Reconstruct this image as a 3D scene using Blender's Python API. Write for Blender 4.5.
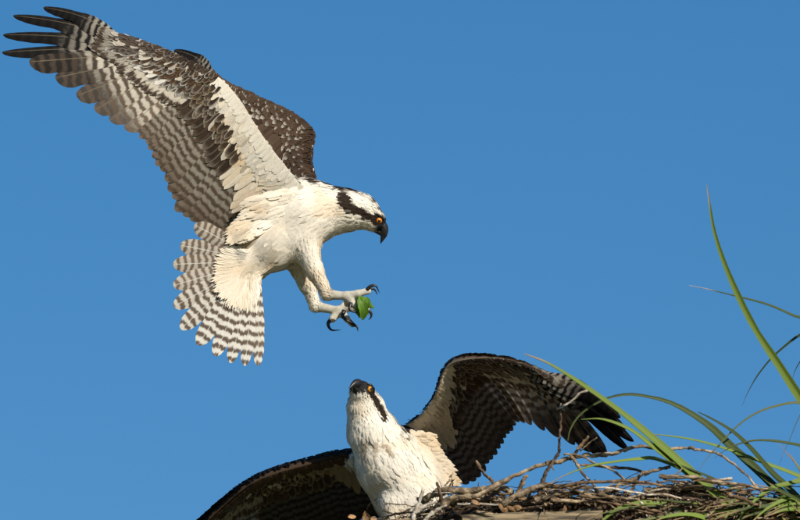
import bpy, math, random
import numpy as np
from mathutils import Vector

for o in list(bpy.data.objects):
    bpy.data.objects.remove(o, do_unlink=True)
scene = bpy.context.scene
rng = np.random.default_rng(7)

# ------------------------------------------------------------------ camera
PITCH = math.radians(16.0)          # the photographer looks up at a nest on a pole
DIST = 20.0
S = 0.0022                          # metres per layout unit
HC = 1.7 + DIST * math.sin(PITCH)   # height of the scene's centre
RIGHT = np.array([1.0, 0, 0])
UP = np.array([0, -math.sin(PITCH), math.cos(PITCH)])
TOW = np.array([0, -math.cos(PITCH), -math.sin(PITCH)])
CEN = np.array([0, 0, HC])

cam_d = bpy.data.cameras.new('camera')
cam = bpy.data.objects.new('camera', cam_d)
scene.collection.objects.link(cam)
cam.location = Vector(CEN + TOW * DIST)
cam.rotation_euler = (math.pi / 2 + PITCH, 0, 0)
cam_d.sensor_width = 36.0
cam_d.lens = 36.0 * DIST / (800 * S)
cam_d.clip_start = 0.1
cam_d.clip_end = 6000
cam_d.dof.use_dof = True
cam_d.dof.focus_distance = DIST
cam_d.dof.aperture_fstop = 6.3
scene.camera = cam
scene.render.resolution_x, scene.render.resolution_y = 1024, 666

# ------------------------------------------------------------------ sky and sun
SUN_EL = math.radians(27)
SUN_AZ = math.radians(34)           # to the right of the line from scene back to camera
to_sun = Vector((math.sin(SUN_AZ) * math.cos(SUN_EL), -math.cos(SUN_AZ) * math.cos(SUN_EL), math.sin(SUN_EL)))
world = bpy.data.worlds.new('World')
scene.world = world
world.use_nodes = True
wn = world.node_tree
bg = wn.nodes['Background']
sky = wn.nodes.new('ShaderNodeTexSky')
sky.sky_type = 'NISHITA'
sky.sun_disc = False
sky.sun_elevation = SUN_EL
sky.sun_rotation = math.atan2(to_sun.x, to_sun.y)
sky.air_density = 1.0
sky.dust_density = 0.2
sky.ozone_density = 3.0
sky.altitude = 0
hs = wn.nodes.new('ShaderNodeHueSaturation')
hs.inputs['Saturation'].default_value = 1.34
hs.inputs['Value'].default_value = 1.0
wn.links.new(sky.outputs[0], hs.inputs['Color'])
wn.links.new(hs.outputs[0], bg.inputs['Color'])
bg.inputs['Strength'].default_value = 0.077
sun_d = bpy.data.lights.new('sun', 'SUN')
sun_d.energy = 5.0
sun_d.angle = math.radians(0.5)
sun_d.color = (1.0, 0.91, 0.755)
sun = bpy.data.objects.new('sun', sun_d)
scene.collection.objects.link(sun)
sun.location = (6, -6, 16)
sun.rotation_euler = to_sun.to_track_quat('Z', 'Y').to_euler()
scene.view_settings.view_transform = 'Standard'
scene.view_settings.look = 'None'
scene.view_settings.exposure = 0.33
scene.view_settings.gamma = 1.0
scene.view_settings.use_curve_mapping = False

# ------------------------------------------------------------------ helpers
def A(*p):
    """layout point (x right, y down, depth towards the viewer) -> layout vector with y up"""
    p = np.asarray(p[0] if len(p) == 1 else p, float)
    if p.ndim == 1:
        q = np.array([p[0], -p[1], p[2] if p.shape[0] > 2 else 0.0])
        return q
    q = np.zeros((len(p), 3))
    q[:, 0] = p[:, 0]; q[:, 1] = -p[:, 1]
    if p.shape[1] > 2: q[:, 2] = p[:, 2]
    return q

def world_of(v):
    v = np.asarray(v, float).reshape(-1, 3)
    return CEN + np.outer((v[:, 0] - 400) * S, RIGHT) + np.outer((v[:, 1] + 260) * S, UP) + np.outer(v[:, 2] * S, TOW)

HUP = np.array([0, math.cos(PITCH), -math.sin(PITCH)])     # world up in layout axes
HTO = np.array([0, math.sin(PITCH), math.cos(PITCH)])      # horizontal, towards the viewer

def nrm(v):
    v = np.asarray(v, float)
    return v / np.maximum(np.linalg.norm(v, axis=-1, keepdims=True), 1e-9)

def catmull(P, q):
    P = np.asarray(P, float); n = len(P)
    q = np.clip(np.asarray(q, float), 0, n - 1)
    i = np.minimum(q.astype(int), n - 2); t = (q - i)[..., None]
    Pe = np.vstack([2 * P[0] - P[1], P, 2 * P[-1] - P[-2]])
    p0, p1, p2, p3 = Pe[i], Pe[i + 1], Pe[i + 2], Pe[i + 3]
    return 0.5 * (2 * p1 + (p2 - p0) * t + (2 * p0 - 5 * p1 + 4 * p2 - p3) * t**2 + (3 * p1 - p0 - 3 * p2 + p3) * t**3)

def resample(P, n):
    return catmull(P, np.linspace(0, len(P) - 1, n))

def sstep(a, b, x):
    t = np.clip((x - a) / (b - a), 0, 1)
    return t * t * (3 - 2 * t)

def lerp(a, b, t):
    return np.asarray(a) + (np.asarray(b) - np.asarray(a)) * t

def hnoise(p, sc=1.0, seed=0):
    """cheap smooth value noise on points, 0..1"""
    p = np.asarray(p, float) * sc + seed * 17.3
    i = np.floor(p).astype(np.int64); f = p - i; f = f * f * (3 - 2 * f)
    def h(a, b, c):
        x = (a * 374761393 + b * 668265263 + c * 2147483647 + seed * 1013) & 0xffffffff
        x = ((x ^ (x >> 13)) * 1274126177) & 0xffffffff
        return ((x ^ (x >> 16)) & 0xffff) / 65535.0
    r = 0
    for dx in (0, 1):
        for dy in (0, 1):
            for dz in (0, 1):
                w = (f[..., 0] if dx else 1 - f[..., 0]) * (f[..., 1] if dy else 1 - f[..., 1]) * (f[..., 2] if dz else 1 - f[..., 2])
                r = r + w * h(i[..., 0] + dx, i[..., 1] + dy, i[..., 2] + dz)
    return r

col = scene.collection
def empty(name, base, label, category, group=None):
    o = bpy.data.objects.new(name, None)
    col.objects.link(o)
    o.empty_display_size = 0.05
    o.location = Vector(world_of(base)[0])
    o['label'] = label; o['category'] = category
    if group: o['group'] = group
    return o

def root_of(o):
    while o.parent: o = o.parent
    return o

class MB:
    def __init__(self):
        self.v = []; self.f = []; self.n = 0; self.at = {}; self.nr = []
    def add(self, v, f, normals=None, **attrs):
        v = np.asarray(v, float).reshape(-1, 3)
        if normals is not None: self.nr.append(normals)
        self.v.append(v); self.f.append(np.asarray(f) + self.n); k = len(v)
        for a, x in attrs.items():
            x = np.asarray(x, float)
            if x.ndim == 1: x = np.tile(x, (k, 1))
            self.at.setdefault(a, []).append(x)
        self.n += k
    def build(self, name, mat, parent=None, kind=None, label=None, category=None, group=None, loc=None, smooth=True):
        v = np.vstack(self.v)
        w = world_of(v)
        if parent is not None:
            base = np.array(root_of(parent).location)
        elif loc is not None:
            base = world_of(loc)[0]
        else:
            base = np.zeros(3)
        w = w - base
        quads = [f for f in self.f if f.shape[1] == 4]; tris = [f for f in self.f if f.shape[1] == 3]
        me = bpy.data.meshes.new(name)
        q = np.vstack(quads) if quads else np.zeros((0, 4), int)
        t = np.vstack(tris) if tris else np.zeros((0, 3), int)
        me.vertices.add(len(w)); me.vertices.foreach_set('co', w.ravel())
        nl = q.size + t.size
        me.loops.add(nl); me.loops.foreach_set('vertex_index', np.concatenate([q.ravel(), t.ravel()]).astype(np.int32))
        me.polygons.add(len(q) + len(t))
        st = np.concatenate([np.arange(len(q)) * 4, len(q) * 4 + np.arange(len(t)) * 3]).astype(np.int32)
        me.polygons.foreach_set('loop_start', st)
        me.polygons.foreach_set('use_smooth', np.full(len(q) + len(t), smooth))
        me.update(calc_edges=True)
        if self.nr and sum(map(len, self.nr)) == self.n:
            nw = np.vstack(self.nr); nw = nrm(np.outer(nw[:, 0], RIGHT) + np.outer(nw[:, 1], UP) + np.outer(nw[:, 2], TOW))
            me.normals_split_custom_set_from_vertices(nw.tolist())
        for a, xs in self.at.items():
            x = np.vstack(xs)
            if x.shape[1] == 3 and a.startswith('c'):
                x = np.hstack([x, np.ones((len(x), 1))])
                at = me.attributes.new(a, 'FLOAT_COLOR', 'POINT'); at.data.foreach_set('color', x.ravel())
            else:
                at = me.attributes.new(a, 'FLOAT_VECTOR', 'POINT'); at.data.foreach_set('vector', x.ravel())
        me.materials.append(mat)
        o = bpy.data.objects.new(name, me)
        col.objects.link(o)
        if parent is not None: o.parent = parent
        elif loc is not None: o.location = Vector(base)
        if kind: o['kind'] = kind
        if label: o['label'] = label
        if category: o['category'] = category
        if group: o['group'] = group
        return o

def grid_faces(nr, nc, closed=False):
    i, j = np.meshgrid(np.arange(nr - 1), np.arange(nc if closed else nc - 1), indexing='ij')
    j2 = (j + 1) % nc
    return np.stack([i * nc + j, i * nc + j2, (i + 1) * nc + j2, (i + 1) * nc + j], -1).reshape(-1, 4)

def tube(mb, P, r, sides=8, rough=0.0, caps=True, **attrs):
    P = np.asarray(P, float); n = len(P); r = np.broadcast_to(np.asarray(r, float), (n,))
    T = nrm(np.gradient(P, axis=0))
    ref = np.array([0.13, 0.31, 0.94]) if abs(T[:, 2]).mean() < 0.8 else np.array([0.9, 0.3, 0.1])
    a = nrm(np.cross(T, ref)); b = np.cross(T, a)
    th = np.linspace(0, 2 * np.pi, sides, endpoint=False)
    rr = r[:, None] * (1 + rough * rng.normal(size=(n, sides)))
    V = P[:, None] + rr[..., None] * (np.cos(th)[None, :, None] * a[:, None] + np.sin(th)[None, :, None] * b[:, None])
    V = V.reshape(-1, 3); k = n * sides
    V = np.vstack([V, P[0] - T[0] * r[0] * .3, P[-1] + T[-1] * r[-1] * .3])
    j = np.arange(sides); j2 = (j + 1) % sides
    fq = grid_faces(n, sides, True)
    ft = np.vstack([np.stack([np.full(sides, k), j2, j], -1), np.stack([np.full(sides, k + 1), (n - 1) * sides + j, (n - 1) * sides + j2], -1)])
    mb.add(V, fq, **{kk: (x if np.ndim(x) == 1 else x) for kk, x in attrs.items()})
    mb.f.append(ft + (mb.n - len(V)))

# ------------------------------------------------------------------ materials
def new_mat(name):
    m = bpy.data.materials.new(name); m.use_nodes = True
    nt = m.node_tree
    return m, nt, nt.nodes['Principled BSDF'], nt.nodes['Material Output']

class NT:
    """small node helper"""
    def __init__(self, nt): self.nt = nt
    def n(self, typ, **kw):
        x = self.nt.nodes.new(typ)
        for k, v in kw.items(): setattr(x, k, v)
        return x
    def l(self, a, b): self.nt.links.new(a, b)
    def math(self, op, a, b=None, c=None, clamp=False):
        x = self.n('ShaderNodeMath', operation=op, use_clamp=clamp)
        for i, s in enumerate((a, b, c)):
            if s is None: continue
            if isinstance(s, (int, float)): x.inputs[i].default_value = s
            else: self.l(s, x.inputs[i])
        return x.outputs[0]
    def attr(self, name):
        return self.n('ShaderNodeAttribute', attribute_name=name)
    def mix(self, fac, a, b):
        x = self.n('ShaderNodeMix', data_type='RGBA')
        for s, i in ((fac, 0), (a, 6), (b, 7)):
            if isinstance(s, (int, float)): x.inputs[i].default_value = s
            elif isinstance(s, tuple): x.inputs[i].default_value = (*s, 1)
            else: self.l(s, x.inputs[i])
        return x.outputs[2]
    def ramp(self, v, a, b):
        x = self.n('ShaderNodeMapRange', interpolation_type='SMOOTHSTEP')
        self.l(v, x.inputs[0])
        for i, s in ((1, a), (2, b)):
            if isinstance(s, (int, float)): x.inputs[i].default_value = s
            else: self.l(s, x.inputs[i])
        return x.outputs[0]
    def noise(self, vec, scale, detail=2.0):
        x = self.n('ShaderNodeTexNoise'); x.inputs['Scale'].default_value = scale; x.inputs['Detail'].default_value = detail
        if vec is not None: self.l(vec, x.inputs['Vector'])
        return x.outputs[0]
    def comb(self, a, b, c):
        x = self.n('ShaderNodeCombineXYZ')
        for i, s in enumerate((a, b, c)):
            if isinstance(s, (int, float)): x.inputs[i].default_value = s
            else: self.l(s, x.inputs[i])
        return x.outputs[0]

def feather_material():
    m, nt, bs, out = new_mat('feather'); N = NT(nt)
    st = N.n('ShaderNodeSeparateXYZ'); N.l(N.attr('st').outputs['Vector'], st.inputs[0])
    fp = N.n('ShaderNodeSeparateXYZ'); N.l(N.attr('fp').outputs['Vector'], fp.inputs[0])
    s, t, r = st.outputs; fr, ph, t0 = fp.outputs
    ab = N.math('ABSOLUTE', s)
    nz = N.noise(N.comb(N.math('MULTIPLY', s, 2.2), N.math('MULTIPLY', t, 9.0), N.math('MULTIPLY', r, 91.0)), 1.0, 2)
    # fine barbs, slanting away from the shaft
    barb = N.math('SUBTRACT', N.math('MULTIPLY', t, 46.0), N.math('MULTIPLY', ab, 7.0))
    bz = N.noise(N.comb(barb, N.math('MULTIPLY', s, 1.6), N.math('MULTIPLY', r, 57.0)), 1.6, 3)
    arg = N.math('ADD', N.math('MULTIPLY', t, fr), ph)
    arg = N.math('ADD', arg, N.math('MULTIPLY', N.math('SUBTRACT', nz, 0.5), 0.75))
    arg = N.math('SUBTRACT', arg, N.math('MULTIPLY', ab, 0.12))
    wave = N.math('SINE', N.math('MULTIPLY', arg, 2 * math.pi))
    wave = N.math('ADD', wave, N.math('MULTIPLY', N.math('SUBTRACT', bz, 0.5), 0.7))
    bar = N.ramp(wave, -0.75, 0.85)
    tt = N.math('ADD', t, N.math('MULTIPLY', N.math('SUBTRACT', nz, 0.5), 0.2))
    dist = N.ramp(tt, N.math('SUBTRACT', t0, 0.14), N.math('ADD', t0, 0.14))
    base = N.mix(dist, N.attr('ca').outputs['Color'], N.attr('cd').outputs['Color'])
    c = N.mix(bar, base, N.attr('cb').outputs['Color'])
    shaft = N.math('SUBTRACT', 1.0, N.ramp(ab, 0.02, 0.085))
    c = N.mix(N.math('MULTIPLY', shaft, 0.55), c, N.attr('cs').outputs['Color'])
    k = N.math('ADD', 0.72, N.math('MULTIPLY', bz, 0.56))
    vm = N.n('ShaderNodeVectorMath', operation='SCALE'); N.l(c, vm.inputs[0]); N.l(k, vm.inputs['Scale'])
    c = vm.outputs[0]
    N.l(c, bs.inputs['Base Color'])
    bs.inputs['Roughness'].default_value = 0.7
    bs.inputs['Specular IOR Level'].default_value = 0.10
    bp = N.n('ShaderNodeBump'); bp.inputs['Strength'].default_value = 0.35; bp.inputs['Distance'].default_value = 0.0006
    N.l(bz, bp.inputs['Height']); N.l(bp.outputs[0], bs.inputs['Normal'])
    tr = N.n('ShaderNodeBsdfTranslucent'); N.l(c, tr.inputs['Color'])
    mx = N.n('ShaderNodeMixShader'); mx.inputs[0].default_value = 0.22
    N.l(bs.outputs[0], mx.inputs[1]); N.l(tr.outputs[0], mx.inputs[2]); N.l(mx.outputs[0], out.inputs['Surface'])
    return m

def plumage_material():
    m, nt, bs, out = new_mat('plumage'); N = NT(nt)
    ca = N.attr('ca').outputs['Color']
    tc = N.n('ShaderNodeTexCoord')
    nz = N.noise(tc.outputs['Object'], 260.0, 3)
    k = N.math('ADD', 0.86, N.math('MULTIPLY', nz, 0.28))
    vm = N.n('ShaderNodeVectorMath', operation='SCALE'); N.l(ca, vm.inputs[0]); N.l(k, vm.inputs['Scale'])
    N.l(vm.outputs[0], bs.inputs['Base Color'])
    bs.inputs['Roughness'].default_value = 0.8
    bs.inputs['Specular IOR Level'].default_value = 0.12
    bp = N.n('ShaderNodeBump'); bp.inputs['Strength'].default_value = 0.4; bp.inputs['Distance'].default_value = 0.001
    N.l(nz, bp.inputs['Height']); N.l(bp.outputs[0], bs.inputs['Normal'])
    tr = N.n('ShaderNodeBsdfTranslucent'); N.l(vm.outputs[0], tr.inputs['Color'])
    mx = N.n('ShaderNodeMixShader'); mx.inputs[0].default_value = 0.30
    N.l(bs.outputs[0], mx.inputs[1]); N.l(tr.outputs[0], mx.inputs[2]); N.l(mx.outputs[0], out.inputs['Surface'])
    return m

def solid_material(name, c1, c2, scale, rough=0.5, spec=0.4, bump=0.3, bdist=0.001, stretch=None):
    m, nt, bs, out = new_mat(name); N = NT(nt)
    tc = N.n('ShaderNodeTexCoord'); vec = tc.outputs['Object']
    if stretch:
        mp = N.n('ShaderNodeMapping'); mp.inputs['Scale'].default_value = stretch; N.l(vec, mp.inputs[0]); vec = mp.outputs[0]
    nz = N.noise(vec, scale, 5)
    f = N.ramp(nz, 0.32, 0.68)
    N.l(N.mix(f, c1, c2), bs.inputs['Base Color'])
    bs.inputs['Roughness'].default_value = rough; bs.inputs['Specular IOR Level'].default_value = spec
    bp = N.n('ShaderNodeBump'); bp.inputs['Strength'].default_value = bump; bp.inputs['Distance'].default_value = bdist
    N.l(nz, bp.inputs['Height']); N.l(bp.outputs[0], bs.inputs['Normal'])
    return m

def bark_material():
    m, nt, bs, out = new_mat('bark'); N = NT(nt)
    st = N.n('ShaderNodeSeparateXYZ'); N.l(N.attr('st').outputs['Vector'], st.inputs[0])
    tc = N.n('ShaderNodeTexCoord')
    n1 = N.noise(tc.outputs['Object'], 170.0, 5)
    n2 = N.noise(tc.outputs['Object'], 55.0, 4)
    ca = N.attr('ca').outputs['Color']; cb = N.attr('cb').outputs['Color']
    c = N.mix(N.ramp(n2, 0.38, 0.66), ca, cb)
    k = N.math('ADD', 0.05, N.math('MULTIPLY', n1, 1.9))
    vm = N.n('ShaderNodeVectorMath', operation='SCALE'); N.l(c, vm.inputs[0]); N.l(k, vm.inputs['Scale'])
    N.l(vm.outputs[0], bs.inputs['Base Color'])
    bs.inputs['Roughness'].default_value = 0.8; bs.inputs['Specular IOR Level'].default_value = 0.2
    bp = N.n('ShaderNodeBump'); bp.inputs['Strength'].default_value = 0.8; bp.inputs['Distance'].default_value = 0.003
    N.l(n1, bp.inputs['Height']); N.l(bp.outputs[0], bs.inputs['Normal'])
    return m

def blade_material():
    m, nt, bs, out = new_mat('leaf_blade'); N = NT(nt)
    st = N.n('ShaderNodeSeparateXYZ'); N.l(N.attr('st').outputs['Vector'], st.inputs[0])
    s, t, r = st.outputs
    nz = N.noise(N.comb(N.math('MULTIPLY', s, 13.0), N.math('MULTIPLY', t, 2.0), N.math('MULTIPLY', r, 40.0)), 1.0, 3)
    n2 = N.noise(N.comb(N.math('MULTIPLY', s, 1.0), N.math('MULTIPLY', t, 14.0), N.math('MULTIPLY', r, 33.0)), 1.0, 3)
    c = N.mix(N.ramp(nz, 0.3, 0.7), N.attr('ca').outputs['Color'], N.attr('cb').outputs['Color'])
    c = N.mix(N.math('MULTIPLY', N.ramp(n2, 0.62, 0.78), 0.35), c, (0.20, 0.15, 0.05))
    dry = N.ramp(N.math('ADD', t, N.math('MULTIPLY', N.math('SUBTRACT', n2, 0.5), 0.12)), 0.17, 0.05)
    dry = N.math('SUBTRACT', 1.0, N.ramp(N.math('ADD', t, N.math('MULTIPLY', N.math('SUBTRACT', n2, 0.5), 0.12)), 0.07, 0.2))
    c = N.mix(N.math('MULTIPLY', dry, 0.8), c, N.attr('cd').outputs['Color'])
    N.l(c, bs.inputs['Base Color'])
    bs.inputs['Roughness'].default_value = 0.55; bs.inputs['Specular IOR Level'].default_value = 0.3
    bp = N.n('ShaderNodeBump'); bp.inputs['Strength'].default_value = 0.4; bp.inputs['Distance'].default_value = 0.0008
    N.l(nz, bp.inputs['Height']); N.l(bp.outputs[0], bs.inputs['Normal'])
    tr = N.n('ShaderNodeBsdfTranslucent'); N.l(c, tr.inputs['Color'])
    mx = N.n('ShaderNodeMixShader'); mx.inputs[0].default_value = 0.3
    N.l(bs.outputs[0], mx.inputs[1]); N.l(tr.outputs[0], mx.inputs[2]); N.l(mx.outputs[0], out.inputs['Surface'])
    return m

def plank_material():
    m, nt, bs, out = new_mat('weathered_plank'); N = NT(nt)
    tc = N.n('ShaderNodeTexCoord')
    mp = N.n('ShaderNodeMapping'); mp.inputs['Scale'].default_value = (4, 60, 60); N.l(tc.outputs['Object'], mp.inputs[0])
    g = N.noise(mp.outputs[0], 2.0, 6)
    b = N.noise(tc.outputs['Object'], 9.0, 3)
    c = N.mix(N.ramp(g, 0.38, 0.62), (0.055, 0.042, 0.028), (0.27, 0.205, 0.125))
    c = N.mix(N.math('MULTIPLY', N.ramp(b, 0.5, 0.7), 0.5), c, (0.17, 0.16, 0.10))
    N.l(c, bs.inputs['Base Color']); bs.inputs['Roughness'].default_value = 0.85
    bp = N.n('ShaderNodeBump'); bp.inputs['Strength'].default_value = 0.8; bp.inputs['Distance'].default_value = 0.003
    N.l(g, bp.inputs['Height']); N.l(bp.outputs[0], bs.inputs['Normal'])
    return m

def iris_material():
    m, nt, bs, out = new_mat('iris'); N = NT(nt)
    N.l(N.attr('ca').outputs['Color'], bs.inputs['Base Color'])
    bs.inputs['Roughness'].default_value = 0.08; bs.inputs['Specular IOR Level'].default_value = 0.6
    return m

M_FEATHER = feather_material()
M_PLUM = plumage_material()
M_HORN = solid_material('black_horn', (0.006, 0.006, 0.007), (0.016, 0.016, 0.018), 120, 0.42, 0.4, 0.15)
M_EYE = iris_material()
M_BARK = bark_material()
M_BLADE = blade_material()
M_PLANK = plank_material()
M_POST = solid_material('grey_post_wood', (0.12, 0.10, 0.08), (0.25, 0.22, 0.18), 8, 0.85, 0.2, 0.6, 0.004, (30, 30, 2))
M_GROUND = solid_material('marsh_grass_ground', (0.07, 0.085, 0.03), (0.17, 0.145, 0.07), 0.35, 0.95, 0.1, 0.5, 0.1)

# ------------------------------------------------------------------ ground
gm = bpy.data.meshes.new('ground')
gm.from_pydata([(-3000, -3000, 0), (3000, -3000, 0), (3000, 3000, 0), (-3000, 3000, 0)], [], [(0, 1, 2, 3)])
gm.materials.append(M_GROUND)
ground = bpy.data.objects.new('ground', gm); col.objects.link(ground); ground['kind'] = 'structure'

# ------------------------------------------------------------------ colours
WHITE = np.array([0.84, 0.81, 0.745]); BUFF = np.array([0.66, 0.48, 0.27]); DARK = np.array([0.028, 0.019, 0.014])
BROWN = np.array([0.075, 0.048, 0.032]); BAR = np.array([0.095, 0.070, 0.053]); BLACK = np.array([0.006, 0.0055, 0.006])
RUFOUS = np.array([0.36, 0.19, 0.075]); PALE = np.array([0.60, 0.545, 0.465]); SHAFT = np.array([0.50, 0.40, 0.27])

# ------------------------------------------------------------------ feather blades
def blade_geo(P, n, side, wi, wo, cols=(-1, -.55, 0, .55, 1), camber=0.10, ridge=0.0):
    """P (k,3) path, n (k,3) visible-side normal, side (k,3) unit vector to the outer vane; wi/wo half widths"""
    k = len(P); c = np.asarray(cols, float)
    w = np.where(c[None, :] < 0, wi[:, None], wo[:, None])
    V = P[:, None] + side[:, None] * (c[None, :, None] * w[..., None]) + n[:, None] * (-(camber * w * c[None]**2) + ridge * (c[None] == 0))[..., None]
    F = grid_faces(k, len(c))
    if (np.cross(side[k // 2], P[k // 2] - P[k // 2 - 1]) @ n[k // 2]) < 0: F = F[:, ::-1]
    return V.reshape(-1, 3), F

def blade_normals(n, side, cols, b=.25):
    c = np.asarray(cols, float)
    return nrm(n[:, None] + side[:, None] * (c * b)[None, :, None]).reshape(-1, 3)

def width_profile(t, kind):
    if kind == 'finger':
        w = lerp(0.6, 1.0, sstep(0, 0.25, t)) * lerp(1.0, 0.56, sstep(0.40, 0.62, t))
        tr = 0.60
    elif kind == 'flight':
        w = lerp(0.5, 1.0, sstep(0, 0.45, t)); tr = 0.84
    elif kind == 'tail':
        w = lerp(0.38, 1.0, sstep(0, 0.6, t)); tr = 0.74
    elif kind == 'pointed':
        w = lerp(0.4, 1.0, sstep(0, 0.45, t)); tr = 0.5
    else:
        w = lerp(0.45, 1.0, sstep(0, 0.5, t)); tr = 0.62
    e = np.clip((t - tr) / (1 - tr), 0, 1)
    return w * np.sqrt(np.maximum(1 - e**2, 0.0009))

def tsp(n):
    x = np.linspace(0, 1, n)
    return 1 - (1 - x)**1.7 if n > 12 else 1 - (1 - x)**1.25

def add_feather(mb, P, n, side, W, kind, ca, cb, cd, fp, inner=0.58, twist=0.0, r=None, cols=(-1, -.55, 0, .55, 1), cs=SHAFT, camber=0.10, ca_edge=None, ca_tip=None, scal=0.0):
    k = len(P); t = tsp(k)
    if twist:
        side = nrm(side * math.cos(twist) - n * math.sin(twist))     # inner vane swings to the visible (under) side
    w = width_profile(t, kind) * W
    if scal: w = w * (1 + scal * rng.normal(size=k))
    V, F = blade_geo(P, n, side, w * inner * 2 * .5, w * (1 - inner) * 2 * .5, cols, camber)
    nc = len(cols); m = k * nc
    cc = np.tile(cols, k); tt = np.repeat(t, nc)
    CA = np.tile(np.asarray(ca, float), (m, 1))
    if ca_edge is not None:
        e = np.clip(np.maximum(sstep(.55, 1.0, abs(cc)), sstep(.84, 1.0, tt)), 0, 1)[:, None] * .8
        CA = CA * (1 - e) + np.asarray(ca_edge) * e
    if ca_tip is not None:
        e = sstep(.72, .95, tt)[:, None]
        CA = CA * (1 - e) + np.asarray(ca_tip) * e
    st = np.stack([cc, tt, np.full(m, rng.random() if r is None else r)], -1)
    mb.add(V, F, normals=blade_normals(n, side, cols), st=st, ca=CA, cb=np.asarray(cb), cd=np.asarray(cd) if np.ndim(cd) == 1 else cd, cs=np.asarray(cs), fp=np.asarray(fp, float))

NOBAR = (0.0, 0.75, 3.0)

def strands(mb, pos, nn, dr, L, hw, colr, lift=.03, rc=None, jit=.07, C=None):
    """many fine soft barbs lying along a surface"""
    m = len(pos); t = np.array([0, .3, .6, .85, 1.0]); L = np.broadcast_to(L, (m,)); hw = np.broadcast_to(hw, (m,))
    d = nrm(dr - nn * np.sum(dr * nn, 1)[:, None]); sd = nrm(np.cross(nn, d))
    lf = lift * (.3 + 1.4 * rng.random(m)) * L
    h = .2 + lf[:, None] * (t - .35 * t**2)[None]
    if rc is not None: h = h - (t[None] * L[:, None])**2 / (2 * rc[:, None])
    if C is None: C = pos[:, None] + d[:, None] * (t[None] * L[:, None])[..., None] + nn[:, None] * h[..., None] + sd[:, None] * ((rng.normal(size=m) * .10 * L)[:, None] * t[None]**2)[..., None]
    w = hw[:, None] * np.array([.7, 1, .95, .6, .05])[None]
    V = np.stack([C - sd[:, None] * w[..., None], C + sd[:, None] * w[..., None]], 2).reshape(-1, 3)
    one = grid_faces(5, 2)[:, ::-1]
    F = (one[None] + (np.arange(m) * 10)[:, None, None]).reshape(-1, 4)
    nv = nrm(nn + rng.normal(size=(m, 3)) * jit)
    nv = np.stack([nrm(nv - sd * .15), nrm(nv + sd * .15)], 1)
    nv = np.tile(nv[:, None], (1, 5, 1, 1)).reshape(-1, 3)
    mb.add(V, F, normals=nv, ca=np.repeat(colr, 10, axis=0))

# ------------------------------------------------------------------ wings
class Wing:
    def __init__(self, R, T, under, th=(7, 5.5, 2.0), camber=0.08, sec_end=7.4):
        self.R = A(R); self.T = A(T); self.N = len(R); self.th = th; self.camber = camber; self.sec_end = sec_end
        self.sg = 1.0
        nn = self.normal(np.array([self.N * .45]), np.array([.5]))[0]
        if nn @ np.asarray(under, float) < 0: self.sg = -1.0
    def flat(self, q, v):
        R = catmull(self.R, q); T = catmull(self.T, q)
        return R + (T - R) * np.asarray(v)[..., None]
    def normal(self, q, v):
        q = np.asarray(q, float); v = np.asarray(v, float); e = .15
        du = self.flat(np.minimum(q + e, self.N - 1), v) - self.flat(np.maximum(q - e, 0), v)
        dv = self.flat(q, v + .01) - self.flat(q, v - .01)
        return self.sg * nrm(np.cross(du, dv))
    def S(self, q, v):
        n = self.normal(q, v)
        ch = np.linalg.norm(catmull(self.T, q) - catmull(self.R, q), axis=-1)
        return self.flat(q, v) - n * (self.camber * ch * np.sin(np.pi * np.clip(v, 0, 1)**.7))[..., None], n
    def thick(self, q, v):
        a = np.asarray(q) / (self.N - 1)
        th = np.interp(a, [0, .42, 1], self.th)
        v = np.clip(v, 0, 1)
        return th * np.where(v < .1, np.sqrt(v / .1), 1 - sstep(.1, .55, v))
    def path(self, q, v0, v1, k, off0=0.0, off1=0.0, face=1.0, dq=0.0, thick=True):
        t = tsp(k); v = v0 + (v1 - v0) * t; qq = np.clip(q + dq * t, 0, self.N - 1)
        P, n = self.S(qq, v)
        o = lerp(off0, off1, t) + (self.thick(qq, v) if thick else 0)
        P = P + n * (face * o)[:, None]
        tg = nrm(np.gradient(P, axis=0))
        side = nrm(np.cross(n, tg))
        d = self.flat(np.array([min(q + .3, self.N - 1)]), np.array([.5]))[0] - self.flat(np.array([max(q - .3, 0)]), np.array([.5]))[0]
        if side.mean(0) @ d < 0: side = -side
        return P, n * face, side

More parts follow.
